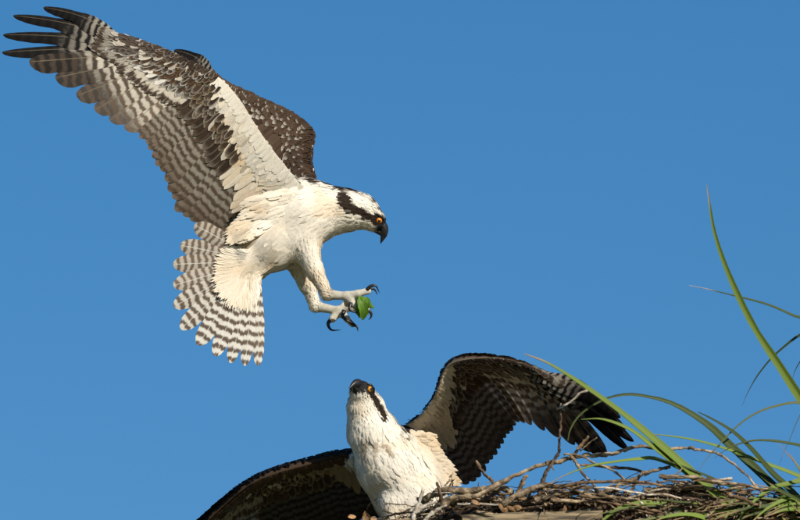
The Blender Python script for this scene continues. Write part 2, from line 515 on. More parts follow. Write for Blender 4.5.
def build_wing(parent, wing, tone, skin_col, dk=1.0, bright=1.0, warm=0.0, le_dark=False, sdk=1.0, mott_shade=0.0):
    """tone: function (a in 0..1 along span, v, rand, under) -> dict for coverts"""
    # skin shell
    qs = np.linspace(0, wing.N - 1, 60); vs = np.concatenate([np.linspace(.5, 0, 12), np.linspace(.04, .5, 11)])
    sgn = np.concatenate([np.ones(12), -np.ones(11)])
    Q, V = np.meshgrid(qs, vs, indexing='ij')
    V = V * (1 - .72 * sstep(.42, .9, Q / (wing.N - 1)))
    P, n = wing.S(Q.ravel(), V.ravel())
    off = wing.thick(Q.ravel(), V.ravel()) * np.tile(sgn, len(qs))
    P = P + n * off[:, None]
    mb = MB(); m = len(P)
    a = Q.ravel() / (wing.N - 1)
    ca = np.where((np.tile(sgn, len(qs)) > 0)[:, None], skin_col(a, V.ravel()), np.tile(DARK * 1.3, (m, 1)))
    mb.add(P, grid_faces(len(qs), len(vs)), st=np.zeros(3), ca=ca, cb=BROWN, cd=BROWN, cs=BROWN, fp=NOBAR)
    wo = mb.build('wing', M_FEATHER, parent)
    # flight feathers
    N = wing.N - 1
    nsec = 17
    secs = np.linspace(0.15, wing.sec_end, nsec)
    prim = np.linspace(8.0, N, 10)
    for i, q in enumerate(secs):
        q = q + rng.normal() * .03
        P, n, sd = wing.path(q, .13, 1.0 + rng.normal() * .012, 22, thick=False)
        d = np.linalg.norm(wing.flat(np.array([min(q + .5, N)]), np.array([.85])) - wing.flat(np.array([max(q - .5, 0)]), np.array([.85])))
        W = max(d * (wing.sec_end / nsec) * 1.75, 10.5)
        inn = i < 3
        b = MB()
        add_feather(b, P, n, sd, W, 'flight', PALE * .50 * dk * sdk, BAR * (.8 + .3 * rng.random()) * dk * sdk, np.array([.17, .13, .10]) * dk * sdk,
                    (11.5 + rng.random() * .6, .05 + .22 * rng.random(), .80), inner=.62, twist=.10, cols=(-1, -.6, -.2, 0, .4, 1), ca_tip=PALE * .8 * dk * sdk, cs=SHAFT * .3 * dk * sdk, scal=.02)
        b.build('secondary_feather', M_FEATHER, wo)
    for i, q in enumerate(prim):
        fing = i >= 6
        P, n, sd = wing.path(q, .10, 1.0, 26, thick=False)
        L = np.linalg.norm(P[-1] - P[0])
        if fing:
            t = tsp(26)
            P = P + sd * (np.sin(np.pi * t) * (2.0 + i - 6))[:, None] + n * (-(t**2) * 5)[:, None]
        q0, q1 = max(q - .5, 0), min(q + .5, N)
        d = np.linalg.norm(wing.flat(np.array([q1]), np.array([.7])) - wing.flat(np.array([q0]), np.array([.7]))) / max(q1 - q0, .1)
        W = float(np.clip(d * 1.2, 15.0, 21)) if not fing else 24.0 - 1.3 * (i - 6)
        if fing:
            ca, cd, t0, cb = PALE * .48 * dk, BLACK * .9, .40 + .03 * (9 - i), BLACK * 1.6
        else:
            ca, cd, t0, cb = PALE * .92 * dk, np.array([.115, .101, .09]) * (1 - .17 * i) * dk, .84 - .07 * i, BAR * (1.7 - .22 * i) * dk
        b = MB()
        add_feather(b, P, n, sd, W, 'finger' if fing else 'flight', ca, cb, cd, (9.6 + .3 * i, .15 + .05 * i, t0), inner=.66 if not fing else .72, twist=.11 if not fing else .10,
                    cols=(-1, -.6, -.2, 0, .4, 1), cs=SHAFT * (.35 if fing else .4), ca_tip=None, scal=.02)
        b.build('primary_feather', M_FEATHER, wo)
    # coverts, both faces
    for face, nm in ((1.0, 'underwing_covert'), (-1.0, 'upperwing_covert')):
        rows = [(.54, .36, 1.0), (.40, .24, .9), (.325, .20, .85), (.255, .17, .8), (.185, .14, .75), (.12, .11, .7), (.06, .08, .65)]
        for ri, (vt, lv, sp) in enumerate(rows):
            big = ri == 0
            if face < 0 and ri == 6: continue
            span = np.linalg.norm(np.diff(wing.flat(np.linspace(0, N, 80), np.full(80, vt)), axis=0), axis=1)
            cum = np.concatenate([[0], np.cumsum(span)])
            step = (6.0 if big else 4.2 - .3 * ri)
            ns = int(cum[-1] / step)
            qq = np.interp((np.arange(ns) + .5) / ns * cum[-1], cum, np.linspace(0, N, 80))
            b = MB()
            for j, q in enumerate(qq):
                a = q / N; rr = rng.random()
                tn = tone(a, vt, rr, face > 0)
                if tn is None: continue
                hand = 1 - (.36 if face > 0 else .6) * sstep(.55, .97, a)
                vt2 = vt * tn.get('ext', 1.0) * hand + rng.normal() * (tn.get('jit', .014) if big else .024) * hand
                lv2 = lv * tn.get('lext', 1.0) * hand
                vr = max(vt2 - lv2, -0.01)
                P, n, sd = wing.path(np.clip(q + rng.normal() * .05, 0, N), vr, vt2, 7 if not big else 9, .5 + .3 * ri, .3 * ri + (.9 if big else tn.get('lift', 1.0)) + .5 * rng.random(), face=face, dq=0 if big else rng.normal() * .12)
                if not big: sd = nrm(sd + n * rng.normal() * .05)
                W = step * (1.55 if big else 1.7) * tn.get('w', 1.0) * (1 if big else .75 + .5 * rng.random())
                if big and rng.random() < 2:
                    b = MB()
                add_feather(b, P, n, sd, W, tn.get('kind', 'covert'), tn['ca'], tn.get('cb', BROWN), tn.get('cd', tn['ca']), tn.get('fp', NOBAR), inner=.5, twist=(.12 if big else .04) * face,
                            cs=tn.get('cs', tn['ca'] * .8), ca_edge=tn.get('edge'), ca_tip=tn.get('tip'), r=rr)
                if big:
                    b.build(nm + '_feather', M_FEATHER, wo)
            if not big:
                b.build(nm + '_row', M_FEATHER, wo, kind='stuff')
    # downy cream lining of the arm
    m = 6500
    a = rng.random(m) * .43; lim = np.interp(a, [0, .11, .16, .3, .36, .43], [.13, .11, .09, .07, .045, .01])
    v = rng.random(m)**1.25 * lim * 1.5; q = a * N
    Ls = 7 + 7 * rng.random(m); tt = np.array([0, .3, .6, .85, 1.0])
    chord = np.linalg.norm(catmull(wing.T, q) - catmull(wing.R, q), axis=1)
    VV = v[:, None] + tt[None] * (Ls / chord)[:, None]; QQ = np.clip(q[:, None] + tt[None] * (rng.normal(size=m) * .10)[:, None], 0, N)
    Pc, nc = wing.S(QQ.ravel(), VV.ravel())
    Pc = Pc + nc * (wing.thick(QQ.ravel(), VV.ravel()) + 1.6 - (.25 * np.tile(tt, m)) + np.repeat(rng.random(m) * .12, 5))[:, None]
    Cw = Pc.reshape(m, 5, 3); P = Cw[:, 0]; n = nc.reshape(m, 5, 3)[:, 2]
    dr = nrm(Cw[:, 3] - Cw[:, 1]); du = wing.flat(np.minimum(q + .2, N), v) - wing.flat(np.maximum(q - .2, 0), v)
    nn = nrm(np.cross(du, dr)); nn *= np.sign(np.sum(nn * n, 1))[:, None]
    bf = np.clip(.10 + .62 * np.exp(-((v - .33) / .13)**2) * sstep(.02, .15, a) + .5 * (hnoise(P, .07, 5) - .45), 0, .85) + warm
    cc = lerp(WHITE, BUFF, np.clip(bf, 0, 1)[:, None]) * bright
    cc = lerp(cc, BROWN, mott_shade * (.4 + .6 * hnoise(P, .12, 6))[:, None])  # brown mottling; on the nest bird's left wing also painted shade
    ed = (sstep(.05, .0, v) * (rng.random(m) < .5) * (.0 if not le_dark else 1))[:, None]
    keep = np.ones(m, bool) if not le_dark else v > .16
    b = MB()
    strands(b, P[keep], nrm(nn + n * .6)[keep], dr[keep], Ls[keep], np.clip(Ls[keep] * .12, .8, 1.6), cc[keep], .012, None, .02, Cw[keep])
    b.build('underwing_down', M_PLUM, wo, kind='stuff')
    return wo

def spotted(rr, dark=.5, ruf=.2):
    x = rng.random(); dark = dark + .12
    if x < ruf: ca, ed = DARK * 1.4, RUFOUS * (.7 + .6 * rng.random())
    elif x < ruf + dark: ca, ed = DARK * (1 + rng.random()), lerp(PALE, WHITE, rng.random())
    else: ca, ed = PALE * (.6 + .3 * rng.random()), WHITE * .85
    return dict(ca=ca, edge=lerp(ca, ed, .35 + .6 * rng.random()))

def tone_under(bright=1.0, warm=0.0, le_dark=False):
    WHITE = lerp(globals()['WHITE'], BUFF, warm)
    def f(a, v, rr, under):
        if under and le_dark and v < .15: return dict(ca=BROWN * (.6 + .6 * rng.random()), edge=BROWN * 1.5)
        if not under:
            ca = BROWN * (.55 + .7 * rng.random())
            d = dict(ca=ca, edge=BROWN * 1.6)
            if v < .45 and rng.random() < .45: d['tip'] = PALE * (.5 + .4 * rng.random())
            return d
        big = v > .5
        if a < .11:                                   # axillars
            if v < .10: return None
            c = lerp(WHITE, BUFF, .10 + (.15 + .4 * rng.random()) * sstep(.1, .4, v)) * bright
            return dict(ca=c, edge=c * 1.04, kind='pointed', ext=1.15, lext=1.25, w=1.2, cs=c, jit=.06, lift=.3)
        if a < .41:
            if big:
                if rng.random() < sstep(.10, .15, a):
                    return dict(ca=DARK * (1.1 + .8 * rng.random()), edge=lerp(PALE * .5, BROWN * 1.4, rng.random()), w=1.1)
                c = lerp(WHITE, BUFF, .2 + .4 * rng.random()) * bright
                return dict(ca=c, edge=c, w=1.0, kind='pointed')
            lim = np.interp(a, [.11, .2, .3, .36, .41], [.46, .31, .24, .15, .0])
            if v > lim:
                if rng.random() < .75: return dict(ca=DARK * (1.1 + 1.2 * rng.random()), edge=lerp(BUFF * .5, PALE * .7, rng.random()), w=1.15)
                return spotted(rr, .5, .2)
            if v > .10:
                kb = sstep(.10, .30, v)
                c = lerp(WHITE, BUFF, (.05 + .42 * kb) + (.10 + .25 * kb) * rng.random()) * bright
                if rng.random() < .22 * kb: c = lerp(c, BROWN, .45)
                return dict(ca=c, edge=lerp(c, WHITE * bright, .35), kind='pointed', w=1.25, lift=.25, cs=c)
            return None
        k = sstep(.58, .85, a)
        if big:
            return dict(ca=lerp(PALE * .95, PALE * .4, k) * bright, cb=DARK * 2.0, fp=(2.2, .30 + .25 * rng.random(), 3.0), w=1.1, edge=lerp(PALE, PALE * .4, k) * bright)
        if v > .38:
            if rng.random() < .7 - .3 * k: return dict(ca=DARK * (1.1 + rng.random()), edge=WHITE * .85, kind='pointed')
            return dict(ca=lerp(WHITE * .8, PALE * .4, k) * bright, edge=lerp(WHITE, PALE * .5, k) * bright)
        if v < .1: return dict(ca=DARK * (1 + rng.random()), edge=lerp(BROWN, PALE, rng.random()**2))
        d = spotted(rr, .55 + .2 * k, .24 * (1 - k)); d['edge'] = lerp(d['edge'], d['ca'] * 1.2, .75 * k + (1 - bright)); return d
    return f

def skin_under(bright=1.0, le_dark=False):
    def f(a, v):
        k = sstep(.33, .42, a)[:, None]
        c = WHITE * .9 * bright * (1 - k) + PALE * .35 * k
        e = (sstep(.10, .03, v) if le_dark else sstep(.05, .02, v) * 0)[:, None]
        return c * (1 - e) + DARK * e
    return f

# ------------------------------------------------------------------ bodies from blended volumes
def sd_cone(p, a, b, ra, rb):
    a = np.asarray(a, np.float32); b = np.asarray(b, np.float32)
    ba = b - a; L2 = float(ba @ ba)
    t = np.clip(((p - a) @ ba) / max(L2, 1e-6), 0, 1)
    return np.linalg.norm(p - a - t[..., None] * ba, axis=-1) - (ra + (rb - ra) * t)

def smin(a, b, k):
    h = np.clip(.5 + .5 * (b - a) / k, 0, 1)
    return b + (a - b) * h - k * h * (1 - h)

def field(prims, p):
    d = None
    for pr in prims:
        x = sd_cone(p, pr['a'], pr['b'], pr['ra'], pr['rb'])
        d = x if d is None else smin(d, x, pr['k'])
    return d

def surface_net(prims, h):
    lo = np.min([np.minimum(p['a'], p['b']) - max(p['ra'], p['rb']) for p in prims], axis=0) - 3 * h
    hi = np.max([np.maximum(p['a'], p['b']) + max(p['ra'], p['rb']) for p in prims], axis=0) + 3 * h
    n = np.ceil((hi - lo) / h).astype(int) + 1
    ax = [np.arange(n[i], dtype=np.float32) * h + lo[i] for i in range(3)]
    X, Y, Z = np.meshgrid(*ax, indexing='ij')
    D = field(prims, np.stack([X, Y, Z], -1).astype(np.float32))
    nx, ny, nz = D.shape
    C = [D[i:nx - 1 + i, j:ny - 1 + j, k:nz - 1 + k] for i in (0, 1) for j in (0, 1) for k in (0, 1)]
    off = np.array([(i, j, k) for i in (0, 1) for j in (0, 1) for k in (0, 1)], float)
    neg = sum((c < 0).astype(int) for c in C)
    act = (neg > 0) & (neg < 8)
    idx = np.full(act.shape, -1, int); ijk = np.argwhere(act); idx[act] = np.arange(len(ijk))
    vals = np.stack([c[act] for c in C], -1)
    acc = np.zeros((len(ijk), 3)); cnt = np.zeros(len(ijk))
    for e0 in range(8):
        for e1 in range(e0 + 1, 8):
            if abs(off[e0] - off[e1]).sum() != 1: continue
            v0, v1 = vals[:, e0], vals[:, e1]
            cr = (v0 < 0) != (v1 < 0)
            t = np.where(cr, v0 / np.where(v0 == v1, 1, v0 - v1), 0)
            acc += np.where(cr[:, None], off[e0] + (off[e1] - off[e0]) * t[:, None], 0); cnt += cr
    V = (ijk + acc / cnt[:, None]) * h + lo
    F = []
    for axis in range(3):
        s0 = [slice(1, -1)] * 3; s0[axis] = slice(0, -1)
        s1 = list(s0); s1[axis] = slice(1, None)
        a = D[tuple(s0)] < 0; b = D[tuple(s1)] < 0
        base = np.array([1, 1, 1]); base[axis] = 0
        u, w = (axis + 1) % 3, (axis + 2) % 3
        for m, flip in ((a & ~b, False), (~a & b, True)):
            g = np.argwhere(m) + base
            def at(du, dw):
                c = g.copy(); c[:, u] -= du; c[:, w] -= dw
                return idx[c[:, 0], c[:, 1], c[:, 2]]
            q = np.stack([at(1, 1), at(0, 1), at(0, 0), at(1, 0)], -1)
            F.append(q[:, ::-1] if flip else q)
    F = np.vstack(F); F = F[(F >= 0).all(1)]
    e = h * .5
    def grad(p):
        p = p.astype(np.float32); g = np.zeros(p.shape)
        for i in range(3):
            d = np.zeros(3, np.float32); d[i] = e
            g[:, i] = field(prims, p + d) - field(prims, p - d)
        return nrm(g)
    G = grad(V)
    V = V - G * field(prims, V.astype(np.float32))[:, None] * .8
    return V, F, G

def prim(a, b, ra, rb, k=8.0, flen=8.0, flow=1, tag='body'):
    return dict(a=A(*a), b=A(*b), ra=ra, rb=rb, k=k, flen=flen, flow=flow, tag=tag)

class HeadFrame:
    def __init__(self, c, f, u):
        self.c = A(*c); self.f = nrm(np.array(f, float)); u = np.array(u, float)
        self.u = nrm(u - self.f * (u @ self.f)); self.l = np.cross(self.u, self.f)
    def P(self, f, u, l=0.0):
        return self.c + self.f * f + self.u * u + self.l * l
    def local(self, p):
        d = p - self.c
        return d @ self.f, d @ self.u, d @ self.l

STRIPE = np.array([[22, -1], [15.8, .6], [6, -.8], [-3, -2.8], [-15, -5.4], [-25, -1]], float)
STRIPE_W = np.array([3.0, 5.0, 3.8, 4.2, 5.4, 5.6])
def head_color(hf, p, colr, back=-32.0):
    f, u, l = hf.local(p)
    q = np.linspace(0, 5, 60); C = catmull(STRIPE, q); W = np.interp(q, np.arange(6), STRIPE_W)
    d = np.min(np.hypot(f[:, None] - C[None, :, 0], u[:, None] - C[None, :, 1]) - W[None], axis=1)
    jit = (hnoise(p, .45, 3) - .5) * 3.0 + (hnoise(p, .22, 33) - .5) * 4.0
    side = (abs(l) > 4.5) | (f < -14)
    near = (f > back) & (u > -20)
    m = (1 - sstep(-1.0, 1.2, d + jit)) * side * near
    # streaked crown and nape
    cr = sstep(6.5, 9.5, u + (hnoise(p, .35, 5) - .5) * 5) * (f > -28) * (1 - sstep(6, 13, abs(l)))
    st = sstep(.42, .6, hnoise(p * np.array([1, 1, 1.0]), .5, 9))
    front = sstep(2, 14, f) * (u > 3)
    m2 = np.clip(cr * st * .9 + front * st * .55, 0, .92)
    nape = (f < -17) & (u > 2) & (f > -34)
    m3 = nape * (.25 + .75 * sstep(.3, .5, hnoise(p, .4, 11))) * (1 - sstep(7, 14, abs(l)))
    mm = np.clip(np.maximum(np.maximum(m, m2), m3), 0, 1)[:, None]
    colr = colr * (1 - mm) + DARK * 1.15 * mm
    lore = (sstep(16, 20, f) * sstep(-11, -7, u))[:, None]
    return colr * (1 - lore) + np.array([.035, .035, .038]) * lore

def build_head(root, hf, iris):
    # hooked beak
    def loft(b, C, R):
        C = np.asarray(C, float); R = np.asarray(R, float)
        n = 18; q = np.linspace(0, len(C) - 1, n); c2 = catmull(C, q); r2 = np.maximum(catmull(R, q), .12)
        T = nrm(np.gradient(c2, axis=0)); Nn = np.stack([-T[:, 1], T[:, 0]], -1)
        th = np.linspace(0, 2 * np.pi, 14, endpoint=False)
        f = c2[:, None, 0] + Nn[:, None, 0] * r2[:, None, 0] * np.sin(th); u = c2[:, None, 1] + Nn[:, None, 1] * r2[:, None, 0] * np.sin(th)
        l = r2[:, None, 1] * np.cos(th)
        V = hf.c + f[..., None] * hf.f + u[..., None] * hf.u + l[..., None] * hf.l
        b.add(V.reshape(-1, 3), grid_faces(n, 14, True))
    b = MB(); loft(b, [(15, -3), (20, -2), (24, -3), (27.2, -6.6), (29.0, -11), (30.6, -16.8)], [(6.4, 6.2), (6.0, 5.4), (5.2, 4.5), (4.0, 3.3), (2.4, 1.9), (.2, .25)])
    bk = b.build('beak', M_HORN, root)
    b = MB(); loft(b, [(13, -8.4), (19, -8.4), (24, -8.6), (27.5, -10.2)], [(3.2, 5.0), (3.0, 4.2), (2.2, 2.8), (.4, .6)])
    b.build('lower_mandible', M_HORN, bk)
    for sgl in (1, -1):
        c = hf.P(15.6, .8, 0) ; 
        # find skin along lateral axis
        ctr = hf.P(15.2, .8, sgl * 8.7); ax = nrm(hf.l * sgl + hf.f * .30)
        def ball(b, ctr, r, cola, rad):
            nu, nv = 12, 16
            ph = np.linspace(0.02, np.pi - .02, nu); th = np.linspace(0, 2 * np.pi, nv, endpoint=False)
            e1 = nrm(np.cross(ax, np.array([.2, .9, .4]))); e2 = np.cross(ax, e1)
            V = ctr + r * (np.cos(ph)[:, None, None] * ax + np.sin(ph)[:, None, None] * (np.cos(th)[None, :, None] * e1 + np.sin(th)[None, :, None] * e2))
            ca = np.where((ph < rad)[:, None], iris, BLACK)
            b.add(V.reshape(-1, 3), grid_faces(nu, nv, True), ca=np.repeat(ca, nv, axis=0))
        b = MB(); ball(b, ctr, 3.6, None, .92); eye = b.build('eye', M_EYE, root)
        b = MB(); tube(b, np.array([ctr + ax * 3.25, ctr + ax * 3.68, ctr + ax * 3.75]), [1.5, 1.45, .4], 12); b.build('pupil', M_HORN, eye)
        # brow ridge over the eye
        b = MB(); tube(b, np.array([hf.P(20, 3.2, sgl * 7.0), hf.P(17, 5.2, sgl * 9.4), hf.P(12, 5.4, sgl * 11.0), hf.P(8, 3.8, sgl * 11.6)]), [.6, 1.3, 1.3, .5], 8); b.build('brow_ridge', M_HORN, root)

def build_body(root, prims, color_fn, dorsal, h=1.35, nf=4200):
    V, F, G = surface_net(prims, h)
    # nearest primitive for flow and feather length
    ds = np.stack([sd_cone(V.astype(np.float32), p['a'], p['b'], p['ra'], p['rb']) for p in prims], 1)
    w = np.exp(-np.maximum(ds, 0) / 3.0) ; w /= w.sum(1, keepdims=True)
    flow = nrm(sum(w[:, [i]] * (nrm(p['b'] - p['a']) * p['flow']) for i, p in enumerate(prims)))
    flen = sum(w[:, i] * p['flen'] for i, p in enumerate(prims))
    soft = sstep(6, 11, flen)
    V = V + G * (((hnoise(V * np.array([1, 1, 1]), .075, 41) - .5) * 3.4 + (hnoise(V, .17, 42) - .5) * 1.3) * soft)[:, None]
    ca = color_fn(V, G)
    mb = MB(); mb.add(V, F, ca=ca)
    body = mb.build('body', M_PLUM, root)
    # soft contour plumage
    rad = sum(w[:, i] * (p['ra'] + p['rb']) * .5 for i, p in enumerate(prims)) * 1.15
    ids = np.flatnonzero(flen > 2.0)
    pr = 1.0 / np.maximum(flen[ids], 2.6)**1.1
    pick = rng.choice(ids, size=nf, replace=nf > len(ids), p=pr / pr.sum())
    b = MB()
    L = flen[pick] * (.6 + .5 * rng.random(nf))
    c = ca[pick] * (.97 + .05 * rng.random(nf))[:, None]
    strands(b, V[pick] + rng.normal(size=(nf, 3)) * .4, G[pick], flow[pick] + rng.normal(size=(nf, 3)) * .10, L, np.clip(L * .155, .5, 2.1), c, .009, rad[pick], .035)
    b.build('plumage', M_PLUM, body, kind='stuff')
    return body

def talon(parent, pts, r):
    P = resample(A(pts), 14); t = np.linspace(0, 1, 14)
    b = MB(); tube(b, P, r * (1 - t**1.3 * .9), 10)
    return b.build('talon', M_HORN, parent)

def push_out(prims, P, gap):
    """lift points lying inside the body onto its surface"""
    sh = P.shape; p = P.reshape(-1, 3).astype(np.float32)
    for _ in range(3):
        f = field(prims, p); g = np.zeros(p.shape, np.float32)
        for i in range(3):
            d = np.zeros(3, np.float32); d[i] = .6
            g[:, i] = field(prims, p + d) - field(prims, p - d)
        g = nrm(g) + np.array([0, 0, .6]); p = (p + nrm(g) * np.maximum(0, gap - f)[:, None]).astype(np.float32)
    return p.reshape(sh).astype(float)

def tail(root, roots, tips, n_hint, W, bars=9.6, prims=None, up=(0, 0, 0)):
    roots = A(roots); tips = A(tips); n = len(tips)
    cb = MB()
    # tail coverts join the fan: a small wedge of feathers over its base
    mid = roots.mean(0)
    mm = 5200
    q = rng.random(mm) * (n - 1); r0 = catmull(roots, q); t0 = catmull(tips, q)
    v0 = -.62 + rng.random(mm)**.8 * .80; Lt = np.linalg.norm(t0 - r0, axis=1)
    tg = nrm(t0 - r0); hh = np.array(n_hint, float); nn = nrm(hh - tg * (tg @ hh)[:, None]); sd = nrm(np.cross(nn, tg))
    cx = (q / (n - 1) - .5) * 2
    ref = tips[-1] - tips[0]; sgx = np.sign(sd @ ref)
    nv = nrm(nn + sd * (sgx * cx * .45)[:, None] + (hnoise(r0 + t0 * v0[:, None], .1, 51) - .5)[:, None] * sd * .5)
    tt = np.array([0, .3, .6, .85, 1.0]); lf = .12 + .16 * rng.random(mm)
    vv = v0[:, None] + tt[None] * lf[:, None]
    ofs = np.maximum(np.where(vv < 0, 11 - 5 * vv, 11 - 30 * vv), 2.0) * (1 - .35 * cx**2)[:, None] + (rng.random(mm) * .8)[:, None]
    sway = (rng.normal(size=mm) * 1.2)[:, None] * tt[None]**2
    Ct = r0[:, None] + (t0 - r0)[:, None] * vv[..., None] + nn[:, None] * ofs[..., None] + sd[:, None] * sway[..., None]
    neg = np.minimum(vv, 0)
    Ct = Ct + neg[..., None] * (-(t0 - r0)[:, None] - A(*up)[None, None])
    if prims is not None:
        Ct = push_out(prims, Ct, 1.2)
        kb = np.clip(-v0 / .3, 0, 1)[:, None]; pm = Ct[:, 2].astype(np.float32); g = np.zeros((mm, 3))
        for i in range(3):
            d = np.zeros(3, np.float32); d[i] = .6
            g[:, i] = field(prims, pm + d) - field(prims, pm - d)
        nv = nrm(nv * (1 - kb * .8) + nrm(g) * kb * .8)
        tg = nrm(Ct[:, 3] - Ct[:, 1])
    P0 = Ct[:, 0]
    bfm = np.clip(.10 + .75 * (hnoise(P0, .07, 52) - .35), 0, .6)
    strands(cb, P0, nv, tg, Lt * lf, 1.1 + .9 * rng.random(mm), lerp(WHITE, BUFF, bfm[:, None]), .01, None, .03, Ct)
    to = cb.build('tail', M_PLUM, root)
    for i in range(n):
        k = 24; t = tsp(k)
        P = roots[i] + (tips[i] - roots[i]) * t[:, None]
        tg = nrm(tips[i] - roots[i]); nn = nrm(np.array(n_hint) - tg * (np.array(n_hint) @ tg))
        c = (i - (n - 1) / 2) / ((n - 1) / 2)
        P = P + nn * (abs(c) * 3.0 - 5.0 * t**2)[:, None]
        sd = nrm(np.cross(nn, tg)); nb = tips[min(i + 1, n - 1)] - tips[max(i - 1, 0)]
        if sd @ nb < 0: sd = -sd
        tw = .16 * (1 if c > 0 else -1)
        Wi = float(np.clip(np.linalg.norm(nb) / (2 if 0 < i < n - 1 else 1) * .88, W * .85, W * 1.3))
        b = MB()
        add_feather(b, P, np.tile(nn, (k, 1)), np.tile(sd, (k, 1)), Wi, 'tail', lerp(PALE * .62, WHITE * .70, sstep(1.5, 7, i)), BAR * (1.0 + .5 * rng.random()), np.array([.30, .24, .19]), (bars + rng.normal() * .25, .05 + .16 * rng.random(), 1.1),  # first feathers of the fan painted darker, standing in for wing shade
                    inner=.5, twist=-tw, cols=(-1, -.6, -.2, 0, .5, 1), ca_tip=None, cs=WHITE * .7, scal=.035)
        b.build('tail_feather', M_FEATHER, to)
    return to

def axillary(body, prims, a0, a1, b0, b1, bulge, nvec, m, warm):
    """long soft axillary feathers that bridge wing and flank"""
    u_ = rng.random(m); w_ = rng.random(m)
    ra_ = lerp(A(*a0)[None], A(*a1)[None], u_[:, None]) + rng.normal(size=(m, 3)) * 2.0
    ta_ = lerp(A(*b0)[None], A(*b1)[None], u_[:, None])
    lenv = .72 + .5 * hnoise(np.stack([u_ * 9, u_ * 0, u_ * 0], 1), 1.0, 63)
    lenv = lenv * (.62 + .38 * sstep(0, .35, u_))
    f0 = w_ * .70 * lenv; lf_ = (.14 + .20 * rng.random(m)) * lenv; tt_ = np.array([0, .3, .6, .85, 1.0])
    vv_ = f0[:, None] + tt_[None] * lf_[:, None]
    Ca = ra_[:, None] + (ta_ - ra_)[:, None] * vv_[..., None] + np.array([0, 0, 1.0]) * (bulge * np.sin(np.pi * np.clip(vv_, 0, 1)) + .4 * tt_[None])[..., None]
    Ca = push_out(prims, Ca, 1.0)
    na_ = nrm(np.array(nvec) + rng.normal(size=(m, 3)) * .04 + (hnoise(Ca[:, 2], .09, 61) - .5)[:, None] * np.array([.5, .6, 0]))
    ba_ = np.clip(.05 + .9 * (hnoise(Ca[:, 2], .06, 62) - .38) + .25 * f0 + warm, 0, .8)
    L_ = np.linalg.norm(ta_ - ra_, axis=1) * lf_
    b = MB(); strands(b, Ca[:, 0], na_, ta_ - ra_, L_, 1.2 + 1.0 * rng.random(m), lerp(WHITE, BUFF, ba_[:, None]), .01, None, .03, Ca)
    return b.build('axillary_plumes', M_PLUM, body, kind='stuff')

# ================================================================== flying osprey
fly = empty('osprey', A(275, 245, 0), 'brown and white osprey hovering with raised wings, feet reaching out over the nest', 'osprey', 'ospreys at the nest')
hf = HeadFrame((366, 212, 0), (.80, -.60, 0), (.6, .8, 0))
def hp(h, f, u, f2, u2, ra, rb, k=5, flen=4.0):
    return dict(a=h.P(f, u), b=h.P(f2, u2), ra=ra, rb=rb, k=k, flen=flen, flow=-1, tag='head')
P_FLY = [
    prim((302, 215, 0), (272, 238, 2), 34, 31, 10, 15),
    prim((272, 239, 2), (247, 262, 3), 29.5, 21, 10, 15),
    prim((247, 262, 4), (223, 286, 9), 20, 7, 8, 16),
    prim((345, 210, 0), (310, 212, 0), 20.5, 30, 12, 10),
    prim((362, 211, 0), (342, 210, 0), 16, 20.5, 8, 6),
    hp(hf, -6, -3, 11.5, -2, 15.6, 11.3, 6, 3.6),
    prim((302, 238, 15), (315, 271, 20), 17, 8.0, 9, 9),
    prim((315, 271, 20), (327, 294, 22), 8.0, 5.4, 5, 5),
    prim((327, 294.5, 22), (347, 296, 24), 5.4, 3.7, 4, 0),
    prim((296, 250, -14), (307, 283, -16), 16, 8.5, 9, 9),
    prim((307, 283, -16), (315, 306, -17), 7.8, 5.3, 5, 5),
    prim((315, 306.5, -17), (339, 311, -12), 5.2, 3.8, 4, 0),
    # toes: near foot
    prim((347, 296, 24), (358, 293.5, 26), 4.5, 3.6, 3, 0), prim((358, 293.5, 26), (368, 291, 24), 3.5, 3.4, 2, 0),
    prim((348, 297, 24), (355, 306, 28), 4.0, 3.2, 3, 0), prim((348, 297, 22), (361, 301, 14), 3.8, 3.2, 3, 0), prim((361, 301, 14), (367, 309, 12), 3.2, 2.8, 2, 0),
    prim((347, 297, 22), (347, 304, 14), 3.6, 3.0, 3, 0),
    # toes: far foot
    prim((339, 311, -12), (332.5, 319, -8), 4.2, 3.8, 3, 0), prim((339, 311, -12), (350, 308, -8), 4.2, 3.4, 3, 0), prim((350, 308, -8), (357, 308, -8), 3.3, 2.8, 2, 0),
    prim((340, 312, -12), (347, 319, -6), 3.8, 3.1, 3, 0), prim((347, 319, -6), (352.5, 325, -4), 3.1, 2.6, 2, 0), prim((340, 311, -14), (344, 305, -20), 3.6, 3, 3, 0),
]
